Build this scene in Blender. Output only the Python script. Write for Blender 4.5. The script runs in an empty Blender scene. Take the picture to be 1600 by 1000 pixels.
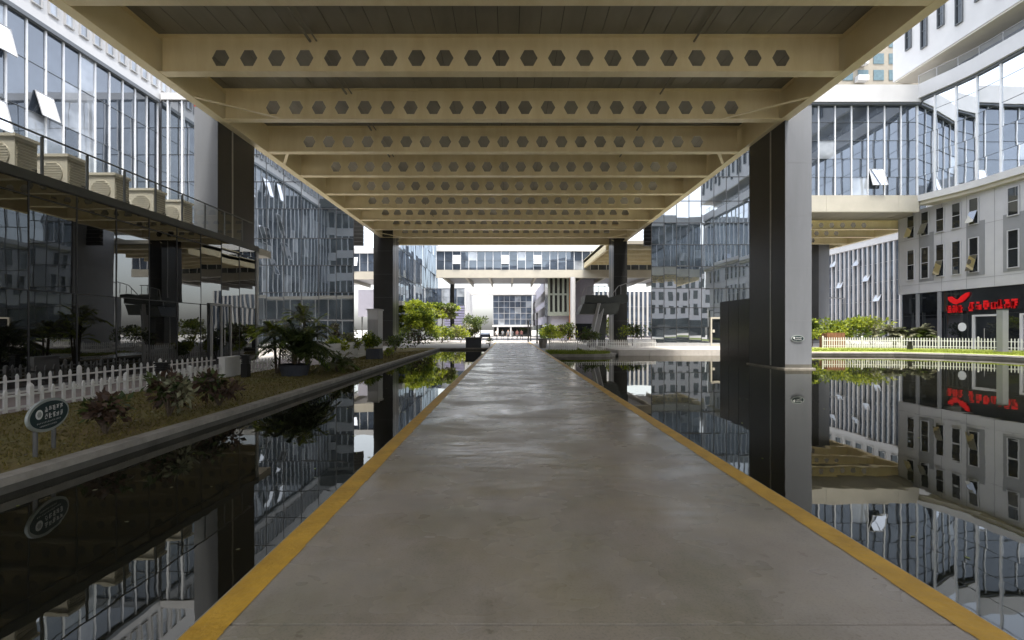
import bpy, bmesh, math, random
from mathutils import Vector, Matrix, Euler
from mathutils.geometry import tessellate_polygon
random.seed(7)
C = bpy.context.scene.collection
R = math.radians
F, VX, VY, EYE = 740.0, 795.0, 515.0, 1.6
WL = -0.2                                                  # water level
def at(px, py, d):                                         # photo point at depth d -> metres
    return Vector(((px - VX) * d / F, d, EYE + (VY - py) * d / F))

# ------------------------------------------------------------------ materials
def newmat(name):
    m = bpy.data.materials.new(name); m.use_nodes = True
    nt = m.node_tree; nt.nodes.clear()
    return m, nt, nt.nodes.new, nt.links.new
def mat(name, col, rough=.6, var=.12, scale=2.0, bump=0.0, metal=0.0, spec=.5, bscale=None, stretch=None, col2=None):
    m, nt, N, L = newmat(name)
    out = N('ShaderNodeOutputMaterial'); p = N('ShaderNodeBsdfPrincipled')
    L(p.outputs[0], out.inputs[0])
    p.inputs['Roughness'].default_value = rough; p.inputs['Metallic'].default_value = metal
    p.inputs['Specular IOR Level'].default_value = spec
    g = N('ShaderNodeNewGeometry'); mp = N('ShaderNodeMapping')
    L(g.outputs['Position'], mp.inputs[0])
    if stretch: mp.inputs['Scale'].default_value = stretch
    n = N('ShaderNodeTexNoise'); n.inputs['Scale'].default_value = scale; n.inputs['Detail'].default_value = 6
    n.inputs['Roughness'].default_value = .62
    L(mp.outputs[0], n.inputs['Vector'])
    r = N('ShaderNodeValToRGB'); e = r.color_ramp.elements
    c2 = col2 or tuple(min(1, c * (1 + var)) for c in col); c1 = tuple(c * (1 - var) for c in col) if not col2 else col
    e[0].position, e[1].position = .32, .68
    e[0].color, e[1].color = (*c1, 1), (*c2, 1)
    L(n.outputs['Fac'], r.inputs[0]); L(r.outputs[0], p.inputs['Base Color'])
    if bump:
        n2 = N('ShaderNodeTexNoise'); n2.inputs['Scale'].default_value = bscale or scale * 6; n2.inputs['Detail'].default_value = 5
        L(mp.outputs[0], n2.inputs['Vector'])
        b = N('ShaderNodeBump'); b.inputs['Strength'].default_value = bump; b.inputs['Distance'].default_value = .03
        L(n2.outputs['Fac'], b.inputs['Height']); L(b.outputs[0], p.inputs['Normal'])
    return m
def glass(name, body, tint, ior, wav=.25, wscale=.45, rough=.01, var=.3):
    """Coated facade glass: a dark body under a mirror coat whose strength follows the viewing angle."""
    m, nt, N, L = newmat(name)
    out = N('ShaderNodeOutputMaterial'); mix = N('ShaderNodeMixShader')
    d = N('ShaderNodeBsdfDiffuse'); gl = N('ShaderNodeBsdfGlossy'); fr = N('ShaderNodeFresnel')
    fr.inputs['IOR'].default_value = ior
    gl.inputs['Color'].default_value = (*tint, 1); gl.inputs['Roughness'].default_value = rough
    g = N('ShaderNodeNewGeometry'); n = N('ShaderNodeTexNoise')
    n.inputs['Scale'].default_value = wscale; n.inputs['Detail'].default_value = 1.5
    L(g.outputs['Position'], n.inputs['Vector'])
    n.noise_dimensions = '4D'; mw_ = N('ShaderNodeMath'); mw_.operation = 'MULTIPLY'; mw_.inputs[1].default_value = 60
    L(g.outputs['Random Per Island'], mw_.inputs[0]); L(mw_.outputs[0], n.inputs['W'])
    b = N('ShaderNodeBump'); b.inputs['Strength'].default_value = wav; b.inputs['Distance'].default_value = .05
    L(n.outputs['Fac'], b.inputs['Height']); L(b.outputs[0], gl.inputs['Normal'])
    n3 = N('ShaderNodeTexNoise'); n3.inputs['Scale'].default_value = .6; L(g.outputs['Position'], n3.inputs['Vector'])
    r = N('ShaderNodeValToRGB'); e = r.color_ramp.elements
    e[0].color = (*[c * (1 - var) for c in body], 1); e[1].color = (*[c * (1 + var) for c in body], 1)
    e[0].position, e[1].position = .4, .6
    L(n3.outputs['Fac'], r.inputs[0]); L(r.outputs[0], d.inputs['Color'])
    L(fr.outputs[0], mix.inputs[0]); L(d.outputs[0], mix.inputs[1]); L(gl.outputs[0], mix.inputs[2])
    L(mix.outputs[0], out.inputs[0])
    return m
def leafmat(name, c1, c2, trans=.35):
    m, nt, N, L = newmat(name)
    out = N('ShaderNodeOutputMaterial'); mix = N('ShaderNodeMixShader'); mix.inputs[0].default_value = trans
    p = N('ShaderNodeBsdfPrincipled'); p.inputs['Roughness'].default_value = .5; p.inputs['Specular IOR Level'].default_value = .3
    t = N('ShaderNodeBsdfTranslucent')
    g = N('ShaderNodeNewGeometry'); r = N('ShaderNodeValToRGB'); e = r.color_ramp.elements
    e[0].color, e[1].color = (*c1, 1), (*c2, 1)
    L(g.outputs['Random Per Island'], r.inputs[0])
    L(r.outputs[0], p.inputs['Base Color']); L(r.outputs[0], t.inputs['Color'])
    L(p.outputs[0], mix.inputs[1]); L(t.outputs[0], mix.inputs[2]); L(mix.outputs[0], out.inputs[0])
    return m
def water_mat():
    m, nt, N, L = newmat('pool_water')
    out = N('ShaderNodeOutputMaterial'); mix = N('ShaderNodeMixShader')
    d = N('ShaderNodeBsdfDiffuse'); d.inputs['Color'].default_value = (.010, .010, .007, 1)
    gl = N('ShaderNodeBsdfGlossy'); gl.inputs['Roughness'].default_value = .012; gl.inputs['Color'].default_value = (.86, .85, .80, 1)
    fr = N('ShaderNodeFresnel'); fr.inputs['IOR'].default_value = 1.75
    g = N('ShaderNodeNewGeometry'); n = N('ShaderNodeTexNoise')
    n.inputs['Scale'].default_value = 1.1; n.inputs['Detail'].default_value = 3
    L(g.outputs['Position'], n.inputs['Vector'])
    b = N('ShaderNodeBump'); b.inputs['Strength'].default_value = .075; b.inputs['Distance'].default_value = .02
    L(n.outputs['Fac'], b.inputs['Height']); L(b.outputs[0], gl.inputs['Normal'])
    L(fr.outputs[0], mix.inputs[0]); L(d.outputs[0], mix.inputs[1]); L(gl.outputs[0], mix.inputs[2])
    L(mix.outputs[0], out.inputs[0])
    return m
def path_mat():
    m, nt, N, L = newmat('path_concrete')
    out = N('ShaderNodeOutputMaterial'); p = N('ShaderNodeBsdfPrincipled'); L(p.outputs[0], out.inputs[0])
    g = N('ShaderNodeNewGeometry')
    def noise(sc, det, st=(1, 1, 1)):
        mp = N('ShaderNodeMapping'); mp.inputs['Scale'].default_value = st; L(g.outputs['Position'], mp.inputs[0])
        n = N('ShaderNodeTexNoise'); n.inputs['Scale'].default_value = sc; n.inputs['Detail'].default_value = det
        n.inputs['Roughness'].default_value = .65; L(mp.outputs[0], n.inputs['Vector']); return n.outputs['Fac']
    def ramp(f, a, b, ca, cb):
        r = N('ShaderNodeValToRGB'); e = r.color_ramp.elements; e[0].position, e[1].position = a, b
        e[0].color, e[1].color = (*ca, 1), (*cb, 1); L(f, r.inputs[0]); return r.outputs[0]
    def mul(a, b, f=1):
        x = N('ShaderNodeMix'); x.data_type = 'RGBA'; x.blend_type = 'MULTIPLY'; x.inputs['Factor'].default_value = f
        L(a, x.inputs['A']); L(b, x.inputs['B']); return x.outputs['Result']
    base = ramp(noise(.8, 8), .3, .72, (.265, .232, .198), (.37, .332, .285))
    st = ramp(noise(.9, 5, (1, .6, 1)), .26, .52, (.66, .70, .64), (1, 1, 1))       # damp stains
    warm = ramp(noise(.5, 4), .42, .66, (1, 1, 1), (.96, .95, .80))
    sp = mul(ramp(noise(60, 2), .3, .5, (.80, .80, .80), (1, 1, 1)), mul(ramp(noise(7, 3), .27, .34, (.70, .68, .64), (1, 1, 1)), ramp(noise(2.6, 9, (1, .8, 1)), .34, .47, (.86, .86, .83), (1, 1, 1))))
    L(mul(mul(mul(base, st), warm), sp), p.inputs['Base Color'])
    rr = N('ShaderNodeMapRange'); rr.inputs['From Min'].default_value = .35; rr.inputs['From Max'].default_value = .65
    rr.inputs['To Min'].default_value = .13; rr.inputs['To Max'].default_value = .42
    L(noise(.9, 4, (.7, 1, 1)), rr.inputs['Value']); L(rr.outputs[0], p.inputs['Roughness'])
    p.inputs['Specular IOR Level'].default_value = .42
    b = N('ShaderNodeBump'); b.inputs['Strength'].default_value = .5; b.inputs['Distance'].default_value = .025
    b2 = N('ShaderNodeBump'); b2.inputs['Strength'].default_value = .12; b2.inputs['Distance'].default_value = .004
    L(noise(1.5, 2, (.6, 1.5, 1)), b.inputs['Height']); L(noise(40, 3), b2.inputs['Height'])
    L(b.outputs[0], b2.inputs['Normal']); L(b2.outputs[0], p.inputs['Normal'])
    return m
M = {}
M['path'] = path_mat(); M['water'] = water_mat()
M['yellow'] = mat('yellow_paint', (.42, .24, .025), .5, col2=(.62, .36, .04), scale=3.5, bump=.3)
M['slab'] = mat('slab_side', (.10, .095, .08), .7, .3, 2, .4)
M['paving'] = mat('paving', (.36, .34, .31), .7, .15, .7, .2)
M['plaza'] = mat('plaza_paving', (.36, .34, .32), .6, .1, .4)
M['pinkpave'] = mat('pink_paving', (.34, .29, .28), .7, .15, 1.5, .2)
M['soil'] = mat('lawn_soil', (.15, .10, .035), .95, scale=.55, bump=.8, col2=(.16, .15, .042), bscale=14)
M['lawn'] = mat('sunny_lawn', (.17, .21, .03), .9, scale=1.3, bump=.7, col2=(.26, .30, .05), bscale=14)
M['kerb'] = mat('kerb_stone', (.28, .26, .225), .7, .25, 3, .4)
M['palekerb'] = mat('pale_kerb_stone', (.50, .465, .42), .6, .12, 2, .2)
M['cream'] = mat('cream_steel_paint', (.74, .62, .36), .45, scale=1.1, bump=.05, col2=(.84, .73, .47), stretch=(1.6, .5, .35))
M['creamlight'] = mat('pale_cream_paint', (.44, .41, .34), .5, .06, 1)
M['ceil'] = mat('deck_sheet', (.24, .225, .18), .6, .22, .6, stretch=(1, .3, 1))
M['ceildark'] = mat('deck_seam', (.03, .028, .025), .8)
M['pillar'] = mat('pillar_cladding', (.18, .19, .205), .38, .10, .9, .04, stretch=(1.5, 1.5, .25))
M['pillardark'] = mat('dark_clad_and_shade', (.034, .034, .033), .35, .15, .9)  # dark cladding; also paints deck shade onto the far pillar shafts
M['blackpanel'] = mat('black_panel', (.022, .021, .020), .22, .2, 1)
M['strip'] = mat('steel_strip', (.45, .44, .42), .35, metal=.6)
M['red'] = mat('red_primer', (.45, .05, .03), .6)
M['darkglass'] = glass('dark_pavilion_glass', (.010, .010, .009), (.88, .9, .9), 2.5, .10, .4)
M['blueglass'] = glass('coated_facade_glass', (.045, .055, .07), (.72, .76, .81), 2.8, .11, .5)
M['paleglass'] = glass('pale_pane_glass', (.26, .28, .30), (.82, .86, .92), 2.6, .2, .5)  # pale body for drawn-blind panes, also painting in broken sky reflections
M['mirror'] = glass('rippled_facade_glass', (.03, .038, .045), (.90, .93, .96), 4.4, .06, .45)
M['farglass'] = glass('far_facade_glass', (.06, .075, .10), (.66, .74, .82), 2.2, .3, .3)
M['openpane'] = glass('open_pane_glass', (.25, .27, .29), (.95, .97, 1), 4.0, .1)
M['mull'] = mat('white_aluminium', (.70, .71, .72), .4, .05)
M['dkmull'] = mat('dark_joint', (.03, .032, .034), .4, .1)
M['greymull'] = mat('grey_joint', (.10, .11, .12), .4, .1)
M['white'] = mat('white_cladding', (.50, .50, .50), .55, .05, .6)
M['offwhite'] = mat('offwhite_render', (.44, .435, .42), .6, .07, .5)
M['greywall'] = mat('grey_metal_cladding', (.43, .43, .445), .5, .06, .5)
M['midgrey'] = mat('mid_grey_panel', (.21, .215, .225), .5, .08, .7)
M['fascia'] = mat('roof_edge_metal', (.065, .068, .060), .5, .15)
M['shopglass'] = glass('shop_glass', (.012, .014, .016), (.85, .9, .92), 1.8, .12)
M['redsign'] = mat('red_sign_acrylic', (.80, .008, .012), .35, .04)
M['pale'] = mat('pale_letters', (.72, .74, .72), .5, .04)
M['signgreen'] = mat('dark_green_enamel', (.016, .036, .038), .6, .15, spec=.2)
M['signrim'] = mat('grey_rim', (.30, .33, .31), .4, .1)
M['steel'] = mat('post_steel', (.10, .10, .095), .5, .15)
M['picket'] = mat('white_pvc', (.72, .71, .68), .5, .06)
M['black'] = mat('black_metal', (.018, .018, .017), .4, .2)
M['acbody'] = mat('ac_cream', (.44, .41, .34), .5, .06)
M['acgrille'] = mat('ac_grille', (.24, .22, .175), .6, .15)
M['handrail'] = mat('handrail', (.13, .14, .14), .4, .1)
m, nt, N, L = newmat('rail_glass')
_o = N('ShaderNodeOutputMaterial'); _mx = N('ShaderNodeMixShader'); _t = N('ShaderNodeBsdfTransparent'); _g = N('ShaderNodeBsdfGlossy')
_g.inputs['Roughness'].default_value = .02; _f = N('ShaderNodeLayerWeight'); _f.inputs['Blend'].default_value = .25
_t.inputs['Color'].default_value = (.90, .93, .92, 1)
_r = N('ShaderNodeMath'); _r.operation = 'MULTIPLY'; _r.inputs[1].default_value = .5; L(_f.outputs['Facing'], _r.inputs[0]); L(_r.outputs[0], _mx.inputs[0]); L(_t.outputs[0], _mx.inputs[1]); L(_g.outputs[0], _mx.inputs[2]); L(_mx.outputs[0], _o.inputs[0])
M['railglass'] = m
M['stair'] = mat('dark_stair_cladding', (.030, .034, .028), .5, .12)
M['greenwall'] = mat('grey_green_render', (.27, .29, .24), .7, .08)
M['purple'] = mat('lilac_louvre', (.24, .23, .33), .6, .1)
M['lilac'] = mat('lilac_white_panel', (.38, .37, .43), .6, .05)
M['orange'] = mat('orange_strip', (.50, .20, .07), .6, .1)
M['beige'] = mat('beige_tower', (.23, .21, .17), .7, .08)
M['teal'] = mat('teal_tower_glass', (.07, .12, .14), .3, .2)
M['bark'] = mat('bark', (.10, .075, .05), .9, .3, 8, .5)
M['palegrey'] = mat('pale_grey_metal', (.36, .36, .36), .5, .06)
M['planterdark'] = mat('slate_planter', (.055, .06, .075), .5, .15)
M['pot'] = mat('grey_pot', (.25, .235, .22), .6, .1)
M['crate'] = mat('red_brown_timber', (.20, .09, .04), .7, .25, 4)
M['navy'] = mat('navy_car_paint', (.04, .06, .10), .25, .05)
M['tyre'] = mat('tyre_rubber', (.015, .015, .015), .8)
M['skin'] = mat('skin', (.42, .27, .19), .6, .05)
M['hair'] = mat('hair', (.012, .010, .009), .5, .05)
for k, c in dict(whitecloth=(.7, .7, .7), darkcloth=(.05, .055, .07), greycloth=(.2, .2, .21), redcloth=(.50, .24, .22), bluecloth=(.12, .17, .26)).items():
    M[k] = mat(k, c, .8, .06)
M['leafdark'] = leafmat('dark_green_leaf', (.03, .05, .015), (.085, .11, .03), .2)
M['leafmid'] = leafmat('mid_green_leaf', (.06, .10, .018), (.16, .21, .035))
M['leafyel'] = leafmat('yellow_green_leaf', (.17, .23, .016), (.42, .46, .05), .45)
M['leafred'] = leafmat('bronze_leaf', (.05, .03, .022), (.12, .075, .05), .2)
M['leafgrey'] = leafmat('grey_green_leaf', (.14, .15, .09), (.34, .33, .20), .3)
M['blade'] = leafmat('dry_grass_blade', (.10, .085, .025), (.21, .175, .05), .3)
M['bladegreen'] = leafmat('lawn_blade', (.14, .19, .02), (.30, .34, .05), .4)

# ------------------------------------------------------------------ mesh building
class MB:
    def __init__(s): s.v = []; s.f = []; s.m = []
    def face(s, pts, m=0):
        i = len(s.v); s.v += [Vector(p) for p in pts]; s.f.append(tuple(range(i, i + len(pts)))); s.m.append(m); return s
    def box(s, x0, x1, y0, y1, z0, z1, m=0):
        i = len(s.v)
        s.v += [Vector(p) for p in ((x0, y0, z0), (x1, y0, z0), (x1, y1, z0), (x0, y1, z0), (x0, y0, z1), (x1, y0, z1), (x1, y1, z1), (x0, y1, z1))]
        for q in ((0, 3, 2, 1), (4, 5, 6, 7), (0, 1, 5, 4), (1, 2, 6, 5), (2, 3, 7, 6), (3, 0, 4, 7)):
            s.f.append(tuple(i + k for k in q)); s.m.append(m)
        return s
    def obb(s, p, q, w, h, m=0, up=(0, 0, 1)):             # bar from p to q, w across, h along up
        p, q = Vector(p), Vector(q); d = (q - p).normalized(); u = Vector(up)
        if abs(d.dot(u)) > .99: u = Vector((0, 1, 0))
        x = d.cross(u).normalized(); z = x.cross(d).normalized(); i = len(s.v)
        for c in (p, q):
            for a, b in ((-1, -1), (1, -1), (1, 1), (-1, 1)): s.v.append(c + x * (a * w / 2) + z * (b * h / 2))
        for k in ((3, 2, 1, 0), (4, 5, 6, 7), (0, 1, 5, 4), (1, 2, 6, 5), (2, 3, 7, 6), (3, 0, 4, 7)):
            s.f.append(tuple(i + j for j in k)); s.m.append(m)
        return s
    def prism(s, poly, z0, z1, m=0):                       # plan polygon (ccw) extruded
        n = len(poly); i = len(s.v)
        s.v += [Vector((x, y, z0)) for x, y in poly] + [Vector((x, y, z1)) for x, y in poly]
        s.f.append(tuple(i + k for k in reversed(range(n)))); s.f.append(tuple(i + n + k for k in range(n))); s.m += [m, m]
        for k in range(n):
            s.f.append((i + k, i + (k + 1) % n, i + n + (k + 1) % n, i + n + k)); s.m.append(m)
        return s
    def tube(s, pts, rads, n=8, m=0, cap=True):
        pts = [Vector(p) for p in pts]; i = len(s.v)
        for k, p in enumerate(pts):
            d = (pts[min(k + 1, len(pts) - 1)] - pts[max(k - 1, 0)]).normalized()
            u = Vector((1, 0, 0)) if abs(d.z) > .9 else Vector((0, 0, 1))
            x = d.cross(u).normalized(); y = x.cross(d).normalized()
            r = rads[k] if isinstance(rads, (list, tuple)) else rads
            for a in range(n):
                t = 2 * math.pi * a / n; s.v.append(p + x * (r * math.cos(t)) + y * (r * math.sin(t)))
        for k in range(len(pts) - 1):
            for a in range(n):
                b = (a + 1) % n; s.f.append((i + k * n + a, i + k * n + b, i + (k + 1) * n + b, i + (k + 1) * n + a)); s.m.append(m)
        if cap:
            s.f.append(tuple(i + a for a in reversed(range(n)))); s.f.append(tuple(i + (len(pts) - 1) * n + a for a in range(n))); s.m += [m, m]
        return s
    def lathe(s, c, prof, n=16, m=0):                      # prof: (radius, z)
        return s.tube([Vector((c[0], c[1], c[2] + z)) for r, z in prof], [r for r, z in prof], n, m)
    def leaf(s, p, d, nrm, l, w, m=0):
        d = Vector(d).normalized(); x = d.cross(Vector(nrm))
        if x.length < 1e-4: x = d.orthogonal()
        x.normalize(); p = Vector(p)
        s.face((p, p + d * (l * .45) + x * (w / 2), p + d * l, p + d * (l * .45) - x * (w / 2)), m); return s
    def build(s, name, mats, parent=None, loc=None, smooth=False):
        if not isinstance(mats, (list, tuple)): mats = [mats]
        if parent is not None:
            r = parent
            while r.parent: r = r.parent
            org = r.location.copy()
        elif loc is not None: org = Vector(loc)
        else:
            xs = [v.x for v in s.v]; ys = [v.y for v in s.v]; org = Vector(((min(xs) + max(xs)) / 2, (min(ys) + max(ys)) / 2, min(v.z for v in s.v)))
        me = bpy.data.meshes.new(name); me.from_pydata([tuple(v - org) for v in s.v], [], s.f); me.update()
        for mm in mats: me.materials.append(M[mm] if isinstance(mm, str) else mm)
        me.polygons.foreach_set('material_index', s.m)
        if smooth: me.polygons.foreach_set('use_smooth', [True] * len(s.f))
        o = bpy.data.objects.new(name, me); C.objects.link(o)
        if parent is not None: o.parent = parent
        else: o.location = org
        return o
def tag(o, label=None, cat=None, group=None, kind=None):
    if label: o['label'] = label
    if cat: o['category'] = cat
    if group: o['group'] = group
    if kind: o['kind'] = kind
    return o
def thing(name, label, cat, loc, group=None):
    o = bpy.data.objects.new(name, None); o.empty_display_size = .2; o.location = loc; C.objects.link(o)
    return tag(o, label, cat, group)
def struct(name, mb, m): return tag(mb.build(name, m), kind='structure')
def inst(src, parent, loc, rz=0.0, name=None):             # copy of a part, placed in its thing's own space
    o = src.copy(); C.objects.link(o); o.parent = parent; o.location = loc; o.rotation_euler = (0, 0, rz)
    if name: o.name = name
    return o
def copy_tree(o, parent=None):
    c = o.copy(); C.objects.link(c); c.parent = parent
    for ch in list(o.children): copy_tree(ch, c)
    return c

# ------------------------------------------------------------------ facade helper
def curtain(root, pts, z0, z1, step, gm='blueglass', mm='mull', rows=(.33, .66), mw=.07, md=.12, out=1, tilt=.0035, tm='greymull', tw=.03, mulls=True, opened=(), name='curtain_glass', pale_share=0):
    """Glass wall along a plan polyline. out=+1: outside is to the right of the walking direction."""
    mb = MB(); tb = MB(); zs = [z0] + [z0 + (z1 - z0) * r for r in rows] + [z1]
    proto = None; spots = []
    for (a, b) in zip(pts[:-1], pts[1:]):
        a, b = Vector((*a, 0)), Vector((*b, 0)); d = b - a; n = max(1, round(d.length / step)); e = d / n
        u = d.normalized(); nr = Vector((u.y, -u.x, 0)) * out
        for i in range(n):
            p, q = a + e * i, a + e * (i + 1)
            for za, zb in zip(zs[:-1], zs[1:]):
                t1, t2 = random.gauss(0, tilt), random.gauss(0, tilt); w, h = e.length / 2, (zb - za) / 2
                c = [(-1, -1), (1, -1), (1, 1), (-1, 1)]
                vv = [(p if sx < 0 else q) + nr * (t1 * w * sx + t2 * h * sy) + Vector((0, 0, za if sy < 0 else zb)) for sx, sy in c]
                mb.face(vv if out > 0 else vv[::-1], 1 if pale_share and random.random() < pale_share else 0)
            spots.append((p, math.atan2(u.y, u.x)))
        spots.append((b, math.atan2(u.y, u.x)))
        for zz in zs:
            tb.obb(a + Vector((0, 0, zz)) + nr * .012, b + Vector((0, 0, zz)) + nr * .012, .06, tw)
    g = mb.build(name, [gm, 'paleglass'] if pale_share else gm, root); tb.build('transom', tm, root)
    org = root.location
    if mulls:
        for k, (p, rz) in enumerate(spots):
            if proto is None:
                proto = MB().box(-mw / 2, mw / 2, -md / 2, md / 2, 0, z1 - z0).build('mullion', mm, None, (0, 0, 0))
                proto.parent = root; proto.location = p + Vector((0, 0, z0)) - org; proto.rotation_euler = (0, 0, rz)
            else: inst(proto, root, p + Vector((0, 0, z0)) - org, rz)
    for (s, za, zb, w, ang) in opened:                     # top hung panes standing open; s = metres along the polyline
        rest = s
        for (a, b) in zip(pts[:-1], pts[1:]):
            a, b = Vector((*a, 0)), Vector((*b, 0)); l = (b - a).length
            if rest <= l: break
            rest -= l
        u = (b - a).normalized(); nr = Vector((u.y, -u.x, 0)) * out; p = a + u * rest
        h = zb - za; top = p + nr * .06 + Vector((0, 0, zb)); dn = nr * (h * math.sin(ang)) - Vector((0, 0, h * math.cos(ang)))
        ob = MB(); fr = MB(); th = nr * .03
        c = [top, top + u * w, top + u * w + dn, top + dn]
        ob.face(c); ob.face([x - th for x in reversed(c)])
        for i in range(4): fr.obb(c[i], c[(i + 1) % 4], .05, .06, up=nr)
        w_ = ob.build('open_window', 'openpane', root); fr.build('sash', 'palegrey', w_)
    return g
def windows(root, x, items, face=-1, fm='greymull', pm='shopglass', w=.65, deep=.14, axis='x', name='window'):
    """Slit windows set in a wall lying in a plane of constant x (axis 'x') or y; items: (pos, z0, z1)."""
    protos = {}; org = root.location
    for (pos, z0, z1) in items:
        key = round(z1 - z0, 2)
        loc = (Vector((x, pos, z0)) if axis == 'x' else Vector((pos, x, z0))) - org
        if key not in protos:
            h = z1 - z0; p = MB(); f = MB()
            a, b = (.004 * face, .004 * face)
            def bx(mb, u0, u1, d0, d1, za, zb):
                d0, d1 = sorted((d0 * face, d1 * face))
                if axis == 'x': mb.box(d0, d1, u0, u1, za, zb)
                else: mb.box(u0, u1, d0, d1, za, zb)
            bx(p, -w / 2, w / 2, .004, .02, 0, h)
            bx(f, -w / 2 - .06, -w / 2, 0, deep, -.06, h + .06); bx(f, w / 2, w / 2 + .06, 0, deep, -.06, h + .06)
            bx(f, -w / 2, w / 2, 0, deep, h, h + .06); bx(f, -w / 2, w / 2, 0, deep + .04, -.06, 0); bx(f, -w / 2, w / 2, .022, .05, h * .5 - .025, h * .5 + .025)
            po = p.build(name, pm, None, (0, 0, 0)); fo = f.build('frame', fm, None, (0, 0, 0))
            po.parent = root; po.location = loc; fo.parent = po; protos[key] = (po, fo)
        else:
            po, fo = protos[key]; q = inst(po, root, loc); inst(fo, q, (0, 0, 0))

# ------------------------------------------------------------------ world, sun, camera
sc = bpy.context.scene
w = bpy.data.worlds.new('World'); sc.world = w; w.use_nodes = True
SX, SY, SZ = .10, -.27, 1.0                                # towards the sun
sel = math.atan2(SZ, math.hypot(SX, SY))
nt = w.node_tree; bg = nt.nodes['Background']; sky = nt.nodes.new('ShaderNodeTexSky'); sky.sky_type = 'NISHITA'; sky.sun_disc = False
sky.sun_elevation = sel; sky.sun_rotation = math.atan2(SX, SY); sky.dust_density = 4.0; sky.air_density = 1.0; sky.ozone_density = 1.0
hs = nt.nodes.new('ShaderNodeHueSaturation'); hs.inputs['Saturation'].default_value = .42
nt.links.new(sky.outputs[0], hs.inputs['Color']); nt.links.new(hs.outputs[0], bg.inputs[0]); bg.inputs[1].default_value = .15
ld = bpy.data.lights.new('sun', 'SUN'); ld.energy = 1.5; ld.angle = R(8.0); ld.color = (1, .95, .87)
lo = bpy.data.objects.new('sun', ld); C.objects.link(lo); lo.location = (20, -40, 80)
lo.rotation_euler = Vector((SX, SY, SZ)).to_track_quat('Z', 'Y').to_euler()
cd = bpy.data.cameras.new('camera'); cam = bpy.data.objects.new('camera', cd); C.objects.link(cam); sc.camera = cam
cam.location = (0, 0, EYE); cam.rotation_euler = (R(90), 0, 0); cd.sensor_width = 36; cd.lens = F / 1600 * 36
cd.shift_x = (800 - VX) / 1600; cd.shift_y = (VY - 500) / 1600; cd.clip_start = .05; cd.clip_end = 2000
vs = sc.view_settings; vs.view_transform = 'Standard'; vs.look = 'None'; vs.gamma = 1; vs.exposure = 2.1
sc.cycles.max_bounces = 8; sc.cycles.glossy_bounces = 5; sc.cycles.diffuse_bounces = 4
sc.cycles.use_denoising = True; sc.cycles.sample_clamp_indirect = 6

# ------------------------------------------------------------------ ground, water, path
pool = [(-5.5, -16), (30.5, -16), (30.2, 20), (29.9, 26), (29.6, 29), (28.5, 31), (26.5, 32.6), (20, 32.9), (7.6, 32.9), (7.3, 32.2), (6.6, 31.3), (5.6, 31.0), (2.4, 31.0), (2.4, 42), (-6.1, 42)]
outer = [(-700, -300), (700, -300), (700, 1200), (-700, 1200)]
vo = [Vector((x, y, 0)) for x, y in outer]; vi = [Vector((x, y, 0)) for x, y in pool]
allv = vo + vi; g = MB()
for t in tessellate_polygon([vo, vi]):
    p = [allv[i] + Vector((0, 0, -.06)) for i in t]
    if (p[1] - p[0]).cross(p[2] - p[0]).z < 0: p.reverse()
    g.face(p)
struct('ground', g, 'paving')
wt = MB()
wt.face([(x, y, WL) for x, y in [(-5.7, -16.2), (30.9, -16.2), (30.9, 33.2), (3, 33.2), (3, 42.2), (-6.3, 42.2)]]); struct('water', wt, 'water')
pb = MB(); pb.face([(x, y, -.9) for x, y in [(-8, -18), (32, -18), (32, 44), (-8, 44)]])
struct('pool_floor', pb, 'slab')
fl = MB()
for _ in range(170):
    x = random.choice((random.uniform(-5.4, -1.9), random.uniform(2.9, 12), random.uniform(2.9, 28))); yv = random.uniform(2.5, 30)
    a = random.uniform(0, 6.28); fl.leaf((x, yv, WL + .004), (math.cos(a), math.sin(a), random.uniform(-.02, .06)), (0, 0, 1), random.uniform(.03, .075), random.uniform(.02, .035), random.randrange(2))
tag(fl.build('floating_leaves', ['leafgrey', 'leafyel']), 'scattered small fallen leaves floating on the dark pools', 'fallen leaves', kind='stuff')
# path slab with yellow margins and joints
XL, XR = -1.72, 2.63
p = MB(); y = -18.0; joints = [-18, -9.5, -3.4, 2.57, 8.6, 14.6, 20.6, 26.6, 32.6, 38.6, 44.6, 50.6, 59.0]
for a, b in zip(joints[:-1], joints[1:]): p.box(XL + .002, XR - .002, a + .010, b - .010, -.12, 0)
p.box(XL + .05, XR - .05, -18, 59, -.16, -.012, 1)
struct('path', p, ['path', 'slab'])
s = MB(); s.box(XL + .12, XR - .12, -18, 59, -.5, -.165)
struct('path_edge', s, 'slab')
for x0, x1 in ((XL + .015, XL + .215), (XR - .215, XR - .015)):
    q = MB()
    yy = -18.0
    while yy < 59:
        y2 = min(59, yy + .5); j = [random.uniform(-.008, .008) for _ in range(2)]
        if x0 < 0: q.face([(x0, yy, .004), (x1 + (j[0] if yy > -18 else 0), yy, .004), (x1 + j[1], y2, .004), (x0, y2, .004)])
        else: q.face([(x0 + j[0], yy, .004), (x1, yy, .004), (x1, y2, .004), (x0 + j[1], y2, .004)])
        yy = y2
    struct('path_marking', q, 'yellow')
pl = MB(); pl.face([(x, y, -.045) for x, y in [(-60, 59.2), (80, 59.2), (80, 130), (-60, 130)]]); struct('plaza_pavement', pl, 'plaza')
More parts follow.
